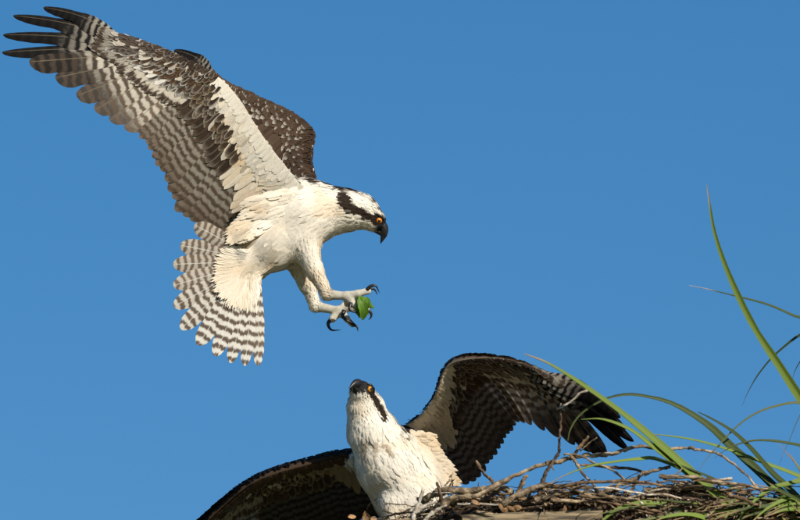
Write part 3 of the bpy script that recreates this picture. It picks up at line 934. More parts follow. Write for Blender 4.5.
def fly_color(p, n):
    base = lerp(WHITE, BUFF, (.10 + .32 * sstep(.55, .8, hnoise(p, .06, 2)))[:, None])
    y = -p[:, 1]; x = p[:, 0]
    # warm wash near the vent and flank
    wv = np.exp(-((x - 248)**2 + (y - 247)**2) / 110.0) * .8 + np.exp(-((x - 262)**2 / 400 + (y - 222)**2 / 150)) * .5 + np.exp(-((x - 228)**2 + (y - 284)**2) / 200.0) * .45
    wv = np.clip(wv * (.4 + 1.1 * hnoise(p, .14, 19)), 0, .9)
    base = base * (1 - wv[:, None]) + BUFF * wv[:, None]
    dors = n @ nrm(np.array([-.25, .95, -.1]))
    dk = sstep(.62, .80, dors + (hnoise(p, .3, 4) - .5) * .55) * (x < 352) * (x > 314) * (y < 230)
    dk = np.maximum(dk, sstep(.3, .5, n @ nrm(np.array([-.6, .75, -.2]))) * (x < 312) * (y < 225) * sstep(.1, -.2, n[:, 2]))
    base = base * (1 - dk[:, None]) + DARK * 1.3 * dk[:, None]
    hm = x > 338
    base[hm] = head_color(hf, p[hm], base[hm])
    # bare greyish legs and feet
    ft = ((x > 329) & (y > 285)) | ((x > 318) & (y > 300) & (p[:, 2] < 0))
    sc = (.62 + .3 * hnoise(p, .5, 6) + .3 * hnoise(p * np.array([1.6, 1, 1]), .9, 7))[:, None]
    base = np.where(ft[:, None], np.array([.60, .575, .50]) * sc, base)
    an = np.exp(-((x - 331)**2 + (y - 291)**2) / 24.0) * (p[:, 2] > 0) * .7 * hnoise(p, .5, 8)
    base = base * (1 - an[:, None]) + np.array([.2, .12, .07]) * an[:, None]
    return base
fly_body = build_body(fly, P_FLY, fly_color, None, 1.3, 26000)
build_head(fly, hf, np.array([.60, .19, .012]))
for pts, r in [([(367, 290, 26), (371, 286, 26), (376, 286, 26), (379.5, 293, 25)], 2.1), ([(366, 291, 21), (371, 288.5, 20), (375, 290, 19), (377.5, 295, 18)], 1.9),
               ([(367, 309, 12), (371, 313, 12), (371, 317, 12), (368.5, 320, 12)], 1.9), ([(351, 303, 30), (350, 309, 33), (355, 312, 33), (359, 312, 31)], 2.0)]:
    talon(fly, pts, r)
for pts, r in [([(331.5, 319, -8), (328, 324, -6), (331.5, 330, -4), (341, 330, -2)], 2.3), ([(344, 311, -4), (342.5, 316, 0), (347, 320.5, 2), (353, 323, 2)], 2.4),
               ([(350, 322, -4), (354, 325, -2), (357, 327, 0), (358, 331.5, 0)], 2.2), ([(356, 308, -6), (360, 310, -4), (361, 315, -3), (358, 318, -3)], 2.0)]:
    talon(fly, pts, r)

near = Wing(
    [(303, 187, 22), (285, 165, 30), (268, 143, 38), (254, 122, 45), (243, 104, 52), (233, 91, 56), (223, 81, 58), (212, 73, 60), (203, 68, 60), (194, 63.5, 60), (185, 59.5, 59), (177, 56, 58),
     (169, 52.5, 57), (161, 49.5, 55), (153, 46.5, 53), (146, 44, 51), (139, 41.5, 49), (131, 39, 47)],
    [(226, 240, 10), (208, 232, 20), (190, 221, 32), (177, 206, 43), (167, 187, 53), (159, 167, 61), (151, 151, 67), (141, 138, 71), (127, 130, 73), (112, 121.5, 74), (97, 111, 74), (79, 97, 73),
     (58, 79, 71), (32, 63, 69), (5, 52, 66), (6, 35, 62), (16, 16, 58), (46, 8, 54)], (0, 0, 1), th=(5, 4, 1.5), camber=.035)
build_wing(fly, near, tone_under(), skin_under())
far = Wing(
    [(318, 184, -20), (313, 170, -32), (311, 158, -44), (311.5, 146, -54), (313, 136, -62), (312, 128, -68), (306, 121, -72), (298, 115, -75), (290, 110, -77), (281, 106, -79), (272, 101.5, -80), (263, 97.5, -81),
     (254, 93.5, -82), (246, 90.5, -83), (238, 87.5, -84), (231, 84, -85), (224, 80, -86), (216, 75, -87)],
    [(262, 212, -30), (256, 206, -36), (250, 199, -42), (245, 191, -48), (240, 182, -54), (235, 172, -58), (230, 163, -62), (224, 154, -66), (218, 146, -70), (211, 138, -74), (204, 129, -77), (196, 119, -80),
     (188, 108, -83), (180, 97, -86), (172, 86, -89), (167, 74, -92), (166, 60, -95), (172.5, 49, -98)], (0, 0, -1))
build_wing(fly, far, tone_under(1.0, 0, True), skin_under(1.0, True), le_dark=True)
tips = [(196, 225, 34), (182, 245, 36), (175, 264, 38), (175.5, 285, 40), (176, 306, 41), (183, 328, 42), (200, 344, 42), (217, 355, 40), (232, 362, 37), (246, 365, 33), (259, 365, 28)]
roots = [(246, 253, 13), (243, 258, 14), (241, 262, 15), (240, 266, 15), (240, 270, 15), (241, 273, 15), (243, 275, 14), (246, 276, 13), (250, 276, 11), (254, 275, 9), (258, 273, 7)]
axillary(fly_body, P_FLY, (297, 190, 27), (276, 222, 30), (216, 208, 30), (236, 250, 24), 4.5, (.30, -.05, 1.0), 2600, 0.0)
tail(fly, roots, tips, (.25, .1, 1), 14, prims=P_FLY, up=(46, -40, 0))

# leaf carried in the talons
def leaf_lobe(b, P, W, bend):
    P = resample(A(P), 14); t = np.linspace(0, 1, 14)
    tg = nrm(np.gradient(P, axis=0)); nn = nrm(np.array([.2, .2, 1.0]) - tg * (tg @ np.array([.2, .2, 1.0]))[:, None])
    sd = np.cross(nn, tg)
    w = W * np.sin(np.pi * np.clip(t * .92 + .06, 0, 1))**.7 * (1 + .08 * np.sin(t * 31))
    V, F = blade_geo(P, nn, sd, w, w * .9, (-1, -.66, -.33, 0, .33, .66, 1), -bend)
    st = np.stack([np.tile([-1, -.66, -.33, 0, .33, .66, 1], 14), np.repeat(t * .5 + .4, 7), np.full(98, .3)], -1)
    b.add(V, F, st=st, ca=np.array([.05, .13, .01]), cb=np.array([.14, .27, .025]), cd=np.array([.1, .2, .03]))
b = MB()
leaf_lobe(b, [(361, 296, 30), (362, 303, 34), (364, 311, 33), (362.5, 320, 29)], 5.2, .3)
leaf_lobe(b, [(358, 296, 29), (363, 299, 33), (368, 303, 31), (374, 308, 27)], 4.4, -.45)
leaf_lobe(b, [(366, 297, 28), (367, 302, 31), (365, 308, 30), (368, 315, 26)], 4.2, .4)
leaf_lobe(b, [(357, 303, 29), (359, 307, 32), (359, 312, 30), (362, 318, 27)], 3.6, -.3)
b.build('leaf', M_BLADE, label='crumpled green leaf clutched in the hovering osprey\'s talons', category='leaf', loc=A(362, 305, 28))

# ================================================================== osprey in the nest
low = empty('osprey', A(415, 525, 10), 'white-breasted osprey standing in the stick nest, looking up with wings spread', 'osprey', 'ospreys at the nest')
hl = HeadFrame((365, 398.5, 32), (-.25, .72, .65), (.45, .62, -.52))
P_LOW = [
    prim((388, 462, 18), (406, 492, 8), 30.5, 33, 12, 15),
    prim((406, 492, 8), (426, 522, -20), 31, 25, 12, 16),
    prim((374, 432, 24), (388, 462, 18), 24, 30, 12, 11),
    prim((367.5, 409, 27), (371.5, 432, 24), 17.5, 24, 6, 8),
    hp(hl, -6, -3, 11.5, -2, 15.6, 11.3, 6, 3.6),
    prim((359.5, 408, 36), (365, 431, 30), 11, 14.5, 8, 7),
    prim((400, 442, 6), (413, 431, 0), 15, 8, 14, 12),
    prim((418, 460, 4), (441, 476, -8), 15, 8, 12, 17),
    prim((368, 462, 0), (357, 462, -8), 13, 9, 12, 12),
    prim((392, 502, 30), (396, 528, 34), 13, 8, 9, 8), prim((396, 528, 34), (400, 548, 30), 7, 5, 5, 6), prim((400, 548, 30), (404, 572, 36), 5, 4.5, 4, 0),
    prim((425, 505, 20), (432, 530, 24), 13, 8, 9, 8), prim((432, 530, 24), (438, 550, 20), 7, 5, 5, 6), prim((438, 550, 20), (440, 574, 26), 5, 4.5, 4, 0),
]
for ax, ay, ad in ((404, 572, 36), (440, 574, 26)):
    for dx, dd in ((-12, 14), (0, 19), (12, 12), (2, -15)):
        P_LOW.append(prim((ax, ay, ad), (ax + dx, ay + 2 - dd * math.tan(PITCH), ad + dd), 4.2, 3, 3, 0))
def low_color(p, n):
    base = lerp(WHITE, BUFF, (.06 + .22 * sstep(.55, .8, hnoise(p, .06, 12)))[:, None])
    y = -p[:, 1]; x = p[:, 0]
    neck = np.exp(-((y - 446) / 13.0)**2) * (x < 392) * sstep(.50, .68, hnoise(p * np.array([1, .6, 1]), .20, 14)) * .6
    base = base * (1 - neck[:, None]) + np.array([.30, .19, .09]) * neck[:, None]
    fl = sstep(420, 445, x) * .4 * hnoise(p, .12, 15)
    base = base * (1 - fl[:, None]) + BUFF * fl[:, None]
    dors = n @ nrm(np.array([.62, .35, -.75]))
    dk = sstep(.55, .75, dors + (hnoise(p, .3, 4) - .5) * .3) * (y > 405)
    dk = np.maximum(dk, sstep(.55, .8, n[:, 1] + (hnoise(p, .35, 8) - .5) * .5) * (x > 392) * (y < 440) )
    base = base * (1 - dk[:, None]) + DARK * 1.3 * dk[:, None]
    hm = y < 430
    base[hm] = head_color(hl, p[hm], base[hm], -14.0)
    ft = y > 548
    return np.where(ft[:, None], np.array([.5, .49, .43]), base)
low_body = build_body(low, P_LOW, low_color, None, 1.4, 24000)
build_head(low, hl, np.array([.52, .23, .015]))
for ax, ay, ad in ((404, 572, 36), (440, 574, 26)):
    for dx, dd in ((-12, 14), (0, 19), (12, 12), (2, -15)):
        x, y, d = ax + dx, ay + 2 - dd * math.tan(PITCH), ad + dd
        talon(low, [(x, y, d), (x + dx * .25, y - 2, d + dd * .25), (x + dx * .45, y + 2, d + dd * .4), (x + dx * .5, y + 6, d + dd * .4)], 2.2)
axillary(low_body, P_LOW, (408, 434, 14), (420, 474, 12), (452, 436, 0), (458, 494, -12), 3.0, (.2, .1, 1.0), 2000, .12)
rw = Wing(
    [(402, 428, 4), (417, 418, 16), (428, 406, 30), (435, 394, 44), (439.5, 382, 56), (443, 372, 64), (448.5, 364.5, 70), (456, 361, 73), (465, 359, 74), (474, 358, 74), (484, 357.5, 74), (494, 357.5, 73),
     (503, 358.5, 72), (511, 360, 70), (519, 362.5, 68), (526, 365, 66), (532, 367.5, 64), (538, 370, 62)],
    [(452, 494, -45), (468, 487, -48), (481, 477, -46), (491, 464, -42), (499, 452, -37), (507, 441, -31), (513, 431, -24), (519, 422, -15), (531, 425.5, -8), (544, 431, -2), (558, 437.5, 4), (574, 445, 9),
     (590, 452, 14), (606, 456, 18), (628, 452, 23), (633.5, 443, 28), (626, 430, 33), (620, 419, 38)], (-.3, -.4, .8), camber=.12)
build_wing(low, rw, tone_under(.95, .5), skin_under(.85), .85, .95, .5, sdk=.65, mott_shade=.1)
lw = Wing(
    [(358, 456, -4), (340, 457, -4), (324, 460, -3), (308, 464, -2), (294, 467.5, 0), (281, 471, 2), (270, 475, 3), (261, 478.5, 3), (253, 483, 2), (246, 487.5, 0), (239, 493, -2), (233, 498, -5),
     (227, 503.5, -8), (221, 509, -11), (215, 515, -14), (209, 521, -17), (203, 527, -20), (197, 533, -23)],
    [(380, 522, -112), (364, 524, -113), (348, 528, -113), (332, 533, -112), (317, 538, -111), (302, 543, -110), (287, 548, -110), (272, 554, -110), (256, 561, -110), (240, 569, -109), (224, 578, -108), (208, 588, -107),
     (191, 598, -105), (174, 607, -102), (158, 612, -98), (144, 613, -93), (138, 605, -88), (140, 593, -82)], (0, -.7, .7), camber=.10)
build_wing(low, lw, tone_under(.45, .5, True), skin_under(.4, True), .45, .55, .5, True, sdk=.5, mott_shade=.65)  # shade on this wing painted in: darker feather tones, heavier brown mix
troots = [(436 + 2.2 * i, 524 - .2 * i, -42) for i in range(10)]
ttips = [(440 + 9 * i, 556 + 8 - abs(i - 4.5) * 1.5, -128) for i in range(10)]
tail(low, troots, ttips, (0, -1, .2), 13)

# ================================================================== nest
def bark_cols(kind=None):
    k = rng.random() if kind is None else kind
    if k < .46: a, c = np.array([.11, .078, .05]), np.array([.33, .255, .17])
    elif k < .68: a, c = np.array([.07, .045, .028]), np.array([.22, .145, .085])
    elif k < .85: a, c = np.array([.055, .036, .025]), np.array([.14, .095, .06])
    else: a, c = np.array([.40, .37, .32]), np.array([.25, .20, .16])
    f = .8 + .45 * rng.random()
    return a * f, c * f

def crook(P, n, amp):
    P = resample(P, n)
    L = np.linalg.norm(P[-1] - P[0])
    j = np.cumsum(rng.normal(size=(n, 3)), axis=0); j -= np.linspace(0, 1, n)[:, None] * j[-1]
    return P + j * amp

NESTC = A(650, 545, 0)
def nest_pt(x, k, h):
    return NESTC + np.array([x, 0, 0]) + HTO * k + HUP * h

nest = empty('nest', nest_pt(0, 0, -110), 'broad osprey nest of tangled dead sticks and dry litter on a platform', 'nest')
def stick(P, r0, r1, n=12, amp=.6, kind=None, name='stick', knots=True, sides=8):
    r0 *= .84; r1 *= .84
    n = int(n * 1.7); P = crook(np.asarray(P, float), n, amp)
    P = P + rng.normal(size=P.shape) * min(r0, 2.5) * .17
    r = np.linspace(r0, r1, n) * (1 + (.17 * rng.normal(size=n) if knots else 0))
    ca, cb = bark_cols(kind)
    b = MB(); tube(b, P, np.maximum(r, .35), sides, .13, st=np.zeros(3), ca=ca, cb=cb)
    if knots and r0 > 1.6:                     # broken side spurs
        for _ in range(rng.integers(0, 3)):
            i = rng.integers(2, n - 1); d = nrm(rng.normal(size=3))
            tube(b, np.array([P[i], P[i] + d * r0 * 1.8, P[i] + d * r0 * (2.5 + 3 * rng.random())]), [r[i] * .5, r[i] * .4, r[i] * .22], 6, .1, st=np.zeros(3), ca=ca, cb=cb)
    return b.build(name, M_BARK, nest)

RX, RK = 312, 245
for i in range(250):
    a = rng.normal(-math.pi / 2, .95) if rng.random() < .86 else rng.random() * 2 * math.pi
    top = rng.random() < .65
    ro = .88 + .16 * rng.random() if top else .74 + .27 * rng.random()**.7
    x, k = math.cos(a) * RX * ro, -math.sin(a) * RK * ro
    h = (-34 * rng.random() + 4) if top else (-78 * rng.random()**.85 + 4 * rng.random() - 2)
    tang = np.array([-math.sin(a) * RX, -math.cos(a) * RK]); tang /= np.linalg.norm(tang)
    an = rng.normal() * .45; ca_, sa_ = math.cos(an), math.sin(an)
    dx, dk = tang[0] * ca_ - tang[1] * sa_, tang[0] * sa_ + tang[1] * ca_
    L = 26 + 60 * rng.random()**1.6
    tl = rng.normal() * .10
    bow = -L * L / 620
    p0 = nest_pt(x - dx * L, k - dk * L + bow, h - tl * L); p1 = nest_pt(x, k, h + 3 * rng.random()); p2 = nest_pt(x + dx * L, k + dk * L + bow, h + tl * L)
    r = .7 + 1.9 * rng.random()**2.2
    stick([p0, p1, p2], r, r * (.35 + .4 * rng.random()), 11, .7)

for i in range(120):                                  # thin twigs poking out of the rim
    a = rng.normal(-math.pi / 2, .7); ro = .86 + .12 * rng.random()
    x, k = math.cos(a) * RX * ro, -math.sin(a) * RK * ro; h = -22 * rng.random() + 4
    d = nrm(np.array([rng.normal(), rng.normal() * .22, rng.normal() * .5])); L = 9 + 22 * rng.random()
    p1 = nest_pt(x, k, h); r = .45 + .6 * rng.random()
    stick([p1 - d * L, p1 + rng.normal(size=3) * L * .12, p1 + d * L], r, r * .6, 7, .45, name='twig', knots=False, sides=5)

# the larger branches along the near rim, each a crooked limb of its own
D0 = 222
def limb(pts, r0, r1, kind, n=18, amp=.35, d=D0, d1=None):
    d1 = d if d1 is None else d1
    m = len(pts)
    return stick(A([(x, y, d + (d1 - d) * i / (m - 1)) for i, (x, y) in enumerate(pts)]), r0, r1, n, amp, kind, 'branch')
limb([(470, 492), (496, 478), (522, 465), (553, 457), (568, 453), (586, 451), (604, 450), (620, 446), (636, 442), (656, 444), (680, 443.6), (686, 444), (709, 449.6), (725.5, 460), (739, 471.6), (757, 494)], 3.2, 1.2, .2, 46, .22)
limb([(536, 490), (540, 476), (545, 463), (555, 448)], 2.5, 1.9, .7, 14, .3, D0 + 6)
limb([(555, 449), (555.6, 432), (556.3, 420), (557, 404)], 1.7, 1.1, .8, 12, .25, D0 + 6)
limb([(552, 405), (560, 402), (568, 397), (574, 391), (583, 387)], 1.2, 1.5, .9, 10, .2, D0 + 6)
limb([(557, 400), (556.5, 404), (561, 407)], 1.0, .5, .9, 6, .1, D0 + 6)
limb([(566, 455), (573, 445), (584, 432)], 2.1, 1.5, .5, 10, .2, D0 + 2)
limb([(576, 446), (583, 440), (592, 433)], 1.0, .7, .3, 8, .15, D0 + 2)
limb([(566, 450), (572, 458), (580, 470), (594, 484)], 1.9, 1.5, .1, 12, .25, D0 + 4)
limb([(560, 449), (575, 450), (590, 457), (606, 463), (624, 478)], 1.5, 1.0, .1, 14, .25, D0 + 3)
limb([(571, 459), (590, 461), (610, 463), (628, 463.5), (640, 470)], 1.8, 1.6, .5, 14, .3, D0 - 4)
limb([(592, 492), (602, 484), (614, 478), (628, 475), (638, 469), (650, 466), (664, 461)], 3.6, 1.7, .2, 20, .4, D0 + 5)
limb([(624, 490), (628, 480), (634, 470)], 2.2, 1.7, .5, 8, .3, D0)
limb([(422, 497), (430, 489), (441, 485), (470, 484), (496, 483), (510, 486)], 3.6, 4.0, .1, 20, .4, 180, D0 - 10)
limb([(436, 503), (446, 496), (460, 492), (480, 491), (500, 495), (520, 500)], 4.6, 4.0, .2, 20, .4, 186, D0 - 8)
limb([(499, 490), (490, 478), (482, 469), (475, 459)], 2.2, 1.8, .5, 10, .3, 150, 120)
limb([(512, 492), (517, 480), (524, 470)], 3.0, 2.0, .5, 10, .5, D0)
limb([(500, 500), (520, 488), (540, 481), (560, 480), (586, 482), (600, 488), (612, 497), (642, 513)], 3.4, 2.2, .2, 24, .5, D0 + 8)
limb([(530, 494), (560, 487), (585, 486), (610, 490), (650, 497)], 2.8, 2.0, .1, 20, .5, D0 + 10)
limb([(560, 480), (590, 492), (618, 505), (640, 514)], 2.2, 1.5, .2, 16, .4, D0 + 12)
limb([(411, 520), (417, 502), (423, 483)], 2.6, 1.7, .95, 10, .25, 205)
limb([(443, 508), (440, 494), (436, 477)], 2.1, 1.6, .7, 10, .25, 208)
limb([(413, 508), (426, 500), (439, 496), (446, 490)], 2.4, 1.4, .95, 10, .3, 206)
limb([(420, 520), (432, 507), (446, 500)], 2.6, 1.6, .9, 10, .3, 210)
limb([(660, 500), (668, 489), (672, 482)], 1.8, 1.1, .2, 8, .3, D0 + 6)
limb([(650, 498), (676, 490), (700, 489)], 1.8, 1.2, .2, 10, .3, D0 + 2)

def heap(x):
    return 10 * math.exp(-((x - 40) / 40)**2) + 12 * math.exp(-((x + 205) / 55)**2) + 5 * math.exp(-((x + 90) / 40)**2)
# packed debris that fills the bowl
core = MB()
na, nr_ = 150, 26
aa = np.linspace(0, 2 * np.pi, na, endpoint=False)
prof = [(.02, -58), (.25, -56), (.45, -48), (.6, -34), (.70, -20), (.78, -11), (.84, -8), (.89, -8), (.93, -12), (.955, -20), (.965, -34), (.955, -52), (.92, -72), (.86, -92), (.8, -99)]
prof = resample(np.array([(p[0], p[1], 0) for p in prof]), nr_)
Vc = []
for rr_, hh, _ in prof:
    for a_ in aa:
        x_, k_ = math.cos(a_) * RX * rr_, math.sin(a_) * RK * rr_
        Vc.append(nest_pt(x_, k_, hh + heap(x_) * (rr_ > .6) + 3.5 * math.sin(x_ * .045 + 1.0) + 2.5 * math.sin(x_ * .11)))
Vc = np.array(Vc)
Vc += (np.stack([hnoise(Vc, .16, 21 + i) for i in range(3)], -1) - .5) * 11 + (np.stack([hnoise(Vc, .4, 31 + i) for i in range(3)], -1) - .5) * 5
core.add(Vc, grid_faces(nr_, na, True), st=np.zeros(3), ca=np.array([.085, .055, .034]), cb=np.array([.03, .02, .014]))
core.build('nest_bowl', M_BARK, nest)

# litter: bark flakes, husks and short twigs packed between the sticks
litter = MB()
for i in range(6500):
    a = rng.normal(-math.pi / 2, .72)
    ro = .78 + .24 * rng.random()
    x, k = math.cos(a) * RX * ro, -math.sin(a) * RK * ro
    lump = heap(x) * 1.4 + 5 * math.sin(x * .045 + 1.0) + 4 * math.sin(x * .11)
    h = -50 * rng.random()**1.5 + lump * .7 - 6 + 3.5 * rng.normal() * .5
    ro = min(ro, 1.0) if h < -14 else .78 + .17 * rng.random()
    x, k = math.cos(a) * RX * ro, -math.sin(a) * RK * ro
    p = nest_pt(x, k, h); L = 3.5 + 8 * rng.random()**2; d = nrm(rng.normal(size=3) * np.array([1, .75, .8])); sd = nrm(np.cross(d, rng.normal(size=3)))
    t = np.linspace(-.5, .5, 5); nn = np.cross(d, sd); w = (.8 + 2.0 * rng.random()**2) * np.array([.25, .9, 1, .8, .15])
    Pp = p + d * (t * L)[:, None] + nn * (rng.normal() * L * .8 * (t**2))[:, None]
    V, F = blade_geo(Pp, np.tile(nn, (5, 1)), np.tile(sd, (5, 1)), w, w, (-1, 0, 1), .5)
    ca, cb = bark_cols()
    litter.add(V, F, st=np.zeros(3), ca=ca * .9, cb=cb)
litter.build('nest_litter', M_BARK, nest, kind='stuff')
for i in range(46):                                  # curled dry leaves, large enough to see singly
    if i < 7: x0, y0, d = 345 + 6 * i + rng.normal() * 2, 517 + rng.normal() * 2.5, 150
    else:
        x0 = 470 + 330 * rng.random(); y0 = 497 + 4 * math.sin(x0 * .05) + 14 * rng.random(); d = D0 + 14 * rng.random()
    p = A(x0, y0, d); L = 8 + 7 * rng.random(); dd = nrm(rng.normal(size=3) * np.array([1, .5, .5])); sd = nrm(np.cross(dd, rng.normal(size=3))); nn = np.cross(dd, sd)
    t = np.linspace(0, 1, 8); w = L * .3 * np.sin(np.pi * np.clip(t * .94 + .03, 0, 1))
    Pp = p + dd * ((t - .5) * L)[:, None] + nn * (L * .6 * (t - .5)**2)[:, None]
    b = MB(); V, F = blade_geo(Pp, np.tile(nn, (8, 1)), np.tile(sd, (8, 1)), w, w, (-1, -.5, 0, .5, 1), -.7)
    ca = np.array([.30, .18, .09]) * (.6 + .6 * rng.random()); b.add(V, F, st=np.zeros(3), ca=ca, cb=ca * .6)
    b.build('dry_leaf', M_BARK, nest)

# ================================================================== platform under the nest
plat = empty('nest_platform', np.array([650, 0, 0]) + (NESTC - np.array([650, 0, 0])) - HUP * ((float(world_of(NESTC)[0][2])) / S), 'weathered wooden platform on a post, its rough board showing below the sticks', 'platform')
def board(name, c, ex, ey, ez, lx, ly, lz, mat, ragged=0.0, parent=None):
    """slab with slightly uneven edges; c centre, ex/ey/ez layout axes, full sizes"""
    n = 14; b = MB()
    xs = np.linspace(-.5, .5, n)
    ring = [(-.5, -.5), (-.42, -.5), (.42, -.5), (.5, -.5), (.5, .5), (.42, .5), (-.42, .5), (-.5, .5)]
    V = []
    for i, x in enumerate(xs):
        wob = rng.normal(size=(8, 2)) * ragged
        for j, (yy, zz) in enumerate(ring):
            e = (ragged * 4 * rng.normal() if i in (0, n - 1) else 0)
            V.append(c + ex * (x * lx + e) + ey * (yy * ly + wob[j, 0]) + ez * (zz * lz + wob[j, 1]))
    V = np.array(V); k = n * 8
    V = np.vstack([V, V[:8].mean(0), V[-8:].mean(0)])
    j = np.arange(8); j2 = (j + 1) % 8
    b.add(V, grid_faces(n, 8, True))
    b.f.append(np.vstack([np.stack([np.full(8, k), j2, j], -1), np.stack([np.full(8, k + 1), k - 8 + j, k - 8 + j2], -1)]))
    return b.build(name, mat, parent, smooth=False)
EX = np.array([1.0, 0, 0])
cb0 = A(528, 523, D0 + 26)
tl = nrm(np.array([1, .035, 0]))
board('plank', cb0, tl, nrm(np.cross(HTO, tl)), HTO, 132, 33, 9, M_PLANK, .7, plat)
board('plank', A(634, 531, D0 + 24), nrm(np.array([1, -.02, 0])), HUP, HTO, 78, 33, 9, M_PLANK, .7, plat)
for i in range(9):
    board('plank', nest_pt(0, -196 + 49 * i, -104), EX, HTO, HUP, 520 + 20 * rng.random(), 46, 9, M_PLANK, .5, plat)
for s in (-1, 1):
    board('beam', nest_pt(s * 150, 0, -120), HTO, EX, HUP, 430, 22, 22, M_POST, .3, plat)
zt = float(world_of(nest_pt(0, 0, -132))[0][2])
b = MB(); top = nest_pt(0, 0, -131); L = zt / S
tube(b, np.array([top - HUP * L * t for t in np.linspace(0, 1, 20)]), np.linspace(40, 48, 20), 20, .01)
b.build('post', M_POST, plat)
for s in (-1, 1):
    board('brace', (nest_pt(s * 150, 0, -133) + nest_pt(s * 30, 0, -320)) / 2, nrm(nest_pt(s * 150, 0, -133) - nest_pt(s * 30, 0, -320)), HTO, nrm(np.cross(nest_pt(s * 150, 0, -133) - nest_pt(s * 30, 0, -320), HTO)), 215, 16, 16, M_POST, .3, plat)

# ================================================================== long-leaved plants growing in the nest
G1 = (np.array([.115, .18, .022]), np.array([.21, .29, .055])); G2 = (np.array([.03, .05, .012]), np.array([.075, .105, .025])); G3 = (np.array([.09, .11, .032]), np.array([.16, .18, .06]))
DRY = np.array([.38, .24, .15]); DRYP = np.array([.50, .42, .40])
def leaf_blade(parent, pts, w, cols, d0, d1, dry=None, fold=.35, face=(.25, .5, .8), n=34, name='leaf_blade', prof=([0, .12, .35, .65, 1], [.06, .22, .58, 1, .95])):
    m = len(pts)
    P = A([(x, y, d0 + (d1 - d0) * (i / (m - 1))**1.2) for i, (x, y) in enumerate(pts)])
    P = resample(P, n); t = np.linspace(0, 1, n); tg = nrm(np.gradient(P, axis=0))
    f = nrm(np.array(face, float)); nn = nrm(f - tg * (tg @ f)[:, None]); sd = np.cross(nn, tg)
    wv = w * .80 * np.interp(t, *prof)
    wv = wv * (1 + .05 * np.sin(t * 23 + rng.random() * 6) + .03 * rng.normal(size=n))
    P = P + nrm(rng.normal(size=3)) * (np.sin(t * 5 + rng.random() * 6) * .6 * sstep(0, .2, t))[:, None]
    c = (-1, -.5, 0, .5, 1)
    V = []; 
    for off, flip in ((.25, 1), (-.25, -1)):
        Vv, F = blade_geo(P + nn * off * min(w, 3) * .4, nn, sd, wv, wv, c, 0)
        cc = np.tile(c, n); Vv = Vv + np.repeat(nn, 5, axis=0) * (np.abs(cc) * np.repeat(wv, 5) * fold)[:, None]
        V.append((Vv, F if flip > 0 else F[:, ::-1]))
    st = np.stack([cc, np.repeat(t, 5), np.full(n * 5, rng.random())], -1)
    b = MB(); b_rgb = .9 + .25 * rng.random()
    for Vv, F in V:
        b.add(Vv, F, st=st, ca=cols[0] * b_rgb, cb=cols[1] * b_rgb, cd=DRY if dry is None else dry)
    return b.build(name, M_BLADE, parent)

pa = empty('strap_leaved_plant', A(750, 560, 205), 'green strap-leaved plant arching leftwards over the nest sticks', 'plant', 'plants growing in the nest')
pb = empty('strap_leaved_plant', A(850, 548, 170), 'taller strap-leaved plant at the right edge with one long upright blade', 'plant', 'plants growing in the nest')
BA = (750, 560); BB = (850, 548)
leaf_blade(pa, [(520, 351), (545, 361), (580, 383), (620, 412), (660, 446), (700, 482), (730, 510), BA], 5.9, G1, 262, 210)
leaf_blade(pa, [(576, 415), (598, 415), (624, 425), (645, 441), (668, 459), (700, 486), (722, 512), BA], 5.0, G1, 258, 208, dry=G1[0])
leaf_blade(pa, [(538, 481), (560, 470), (586, 461), (610, 457), (632, 454.5), (652, 455), (690, 474), (725, 512), BA], 2.6, G1, 254, 207)
leaf_blade(pa, [(582, 535), (590, 522), (604, 508), (622, 499), (650, 497), (690, 510), (730, 535), BA], 3.6, G1, 262, 212)
leaf_blade(pa, [(606, 530), (618, 519), (644, 512), (662, 508.5), (684, 508), (712, 520), BA], 3.4, G3, 264, 212)
leaf_blade(pa, [(640, 492), (663, 494), (690, 500), (715, 512), BA], 3.0, G2, 256, 208)
leaf_blade(pa, [(566, 520), (600, 506), (640, 500), (674, 504), (705, 518), BA], 2.2, G3, 262, 212)
leaf_blade(pa, [(640, 517), (660, 510), (682, 508), (702, 514), (722, 530), BA], 4.2, G1, 266, 212)
leaf_blade(pa, [(563, 436), (566, 424), (576, 410), (596, 397), (619, 391), (641, 393), (668, 401), (700, 421), (721, 441), (745, 463), (770, 487), (800, 512), BB], 6.2, G2, 250, 172, face=(.55, .2, .75), dry=G3[0], prof=([0, .2, .42, .6, .75, 1], [.06, .2, .28, .75, 1, 1]))
leaf_blade(pb, [(690, 408), (704, 415), (725, 428), (744, 446), (764, 469), (788, 492), (815, 520), BB], 4.6, G2, 236, 172, face=(.7, .1, .6), dry=G2[0])
leaf_blade(pb, [(699, 186), (702, 203), (708, 235), (722, 275), (746, 325), (776, 371), (806, 420), (832, 478), BB], 5.0, G1, 226, 172, dry=DRYP, face=(-.1, .2, 1))
leaf_blade(pb, [(684, 285), (705, 289), (726, 294), (760, 303), (785, 314), (806, 325), (860, 380), (880, 450), BB], 2.2, G2, 150, 165, dry=DRYP)
leaf_blade(pa, [(690, 468), (697, 456), (714, 437), (737, 416), (765, 403.5), (800, 401), (850, 425), (870, 490), BB], 1.7, G3, 238, 172, dry=G3[0])
leaf_blade(pb, [(706, 453), (718, 445), (732, 439), (751, 436), (778, 439), (802, 448), (850, 490), BB], 2.0, G2, 234, 172, dry=G2[0])
leaf_blade(pb, [(640, 430), (655, 431), (686, 436), (718, 445), (751, 457), (802, 477), (840, 505), BB], 2.6, G1, 238, 172, dry=G3[1])
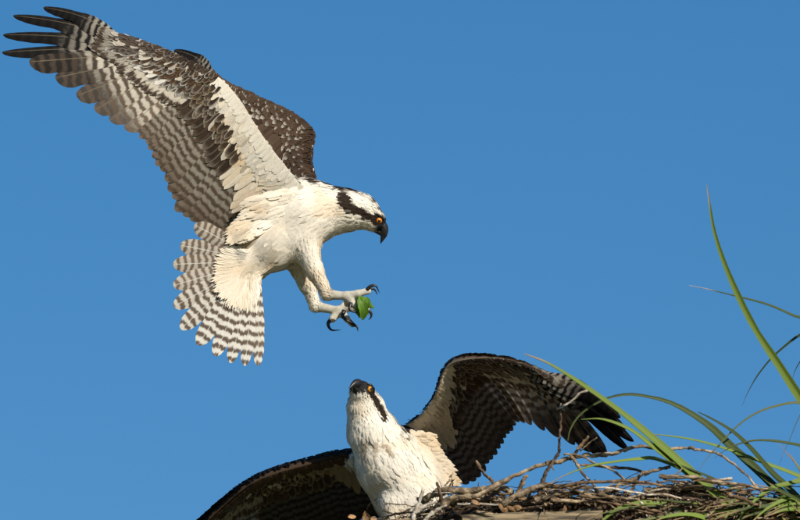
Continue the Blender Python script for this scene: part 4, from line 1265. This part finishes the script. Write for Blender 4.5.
leaf_blade(pb, [(722, 540), (728, 516), (741, 499), (760, 484), (779, 478.5), (806, 476), (838, 500), BB], 3.4, G1, 252, 176)
leaf_blade(pa, [(648, 453), (664, 457), (698, 470), (726, 483), (746, 493), (775, 512), BB], 2.6, G2, 246, 176, dry=G2[0])
leaf_blade(pb, [(737, 404), (744, 388), (755, 370), (773, 350), (803, 330), (845, 330), (880, 420), BB], 1.8, G2, 130, 160, dry=G2[1])
leaf_blade(pb, [(786, 380), (790, 368), (798, 356), (812, 344), (845, 350), (870, 430), BB], 1.5, G2, 130, 160, dry=G2[1])
leaf_blade(pb, [(768, 438), (782, 454), (798, 473), (825, 510), BB], 1.3, (DRY * .6, DRY), 232, 174)
leaf_blade(pb, [(770, 468), (782, 440), (800, 405), (830, 420), (850, 500), BB], .9, G3, 150, 165)
for pts, w, c in [([(735, 522), (760, 501), (790, 493), (825, 515), BB], 4, G1), ([(698, 501), (740, 498), (780, 508), (820, 530), BB], 4.5, G2), ([(778, 448), (800, 480), (826, 515), BB], 5, G1),
                  ([(758, 507), (790, 499), (822, 513), BB], 5, G3), ([(688, 517), (725, 508), (765, 516), (810, 535), BB], 5, G1), ([(797, 428), (812, 470), (834, 515), BB], 6, G2),
                  ([(712, 530), (735, 512), (770, 505), (812, 522), BB], 4, G3), ([(745, 478), (775, 488), (812, 512), BB], 4, G2)]:
    leaf_blade(pb, pts, w, c, 246, 182, n=24)
for i in range(62):                                   # low arching leaves at the foot of the plants
    x = 655 + 150 * rng.random(); y = 494 + 20 * rng.random(); up = rng.random() < .4
    ba = BA if rng.random() < .5 else BB; par = pa if ba is BA else pb
    mx = (x + ba[0]) / 2; my = min(y, 505) - 4 + 12 * rng.random()
    leaf_blade(par, [(x, y + 6), (x + (mx - x) * .5, (y + my) / 2 - 3), (mx, my), (mx + (ba[0] - mx) * .6, my + 20), ba], 2.0 + 3.6 * rng.random()**1.5, [G1, G2, G3, G1][rng.integers(4)], 250 - 20 * rng.random(), 190, n=20)
print('objects', len(bpy.data.objects), 'tris', sum(len(o.data.polygons) for o in bpy.data.objects if o.type == 'MESH') * 2)
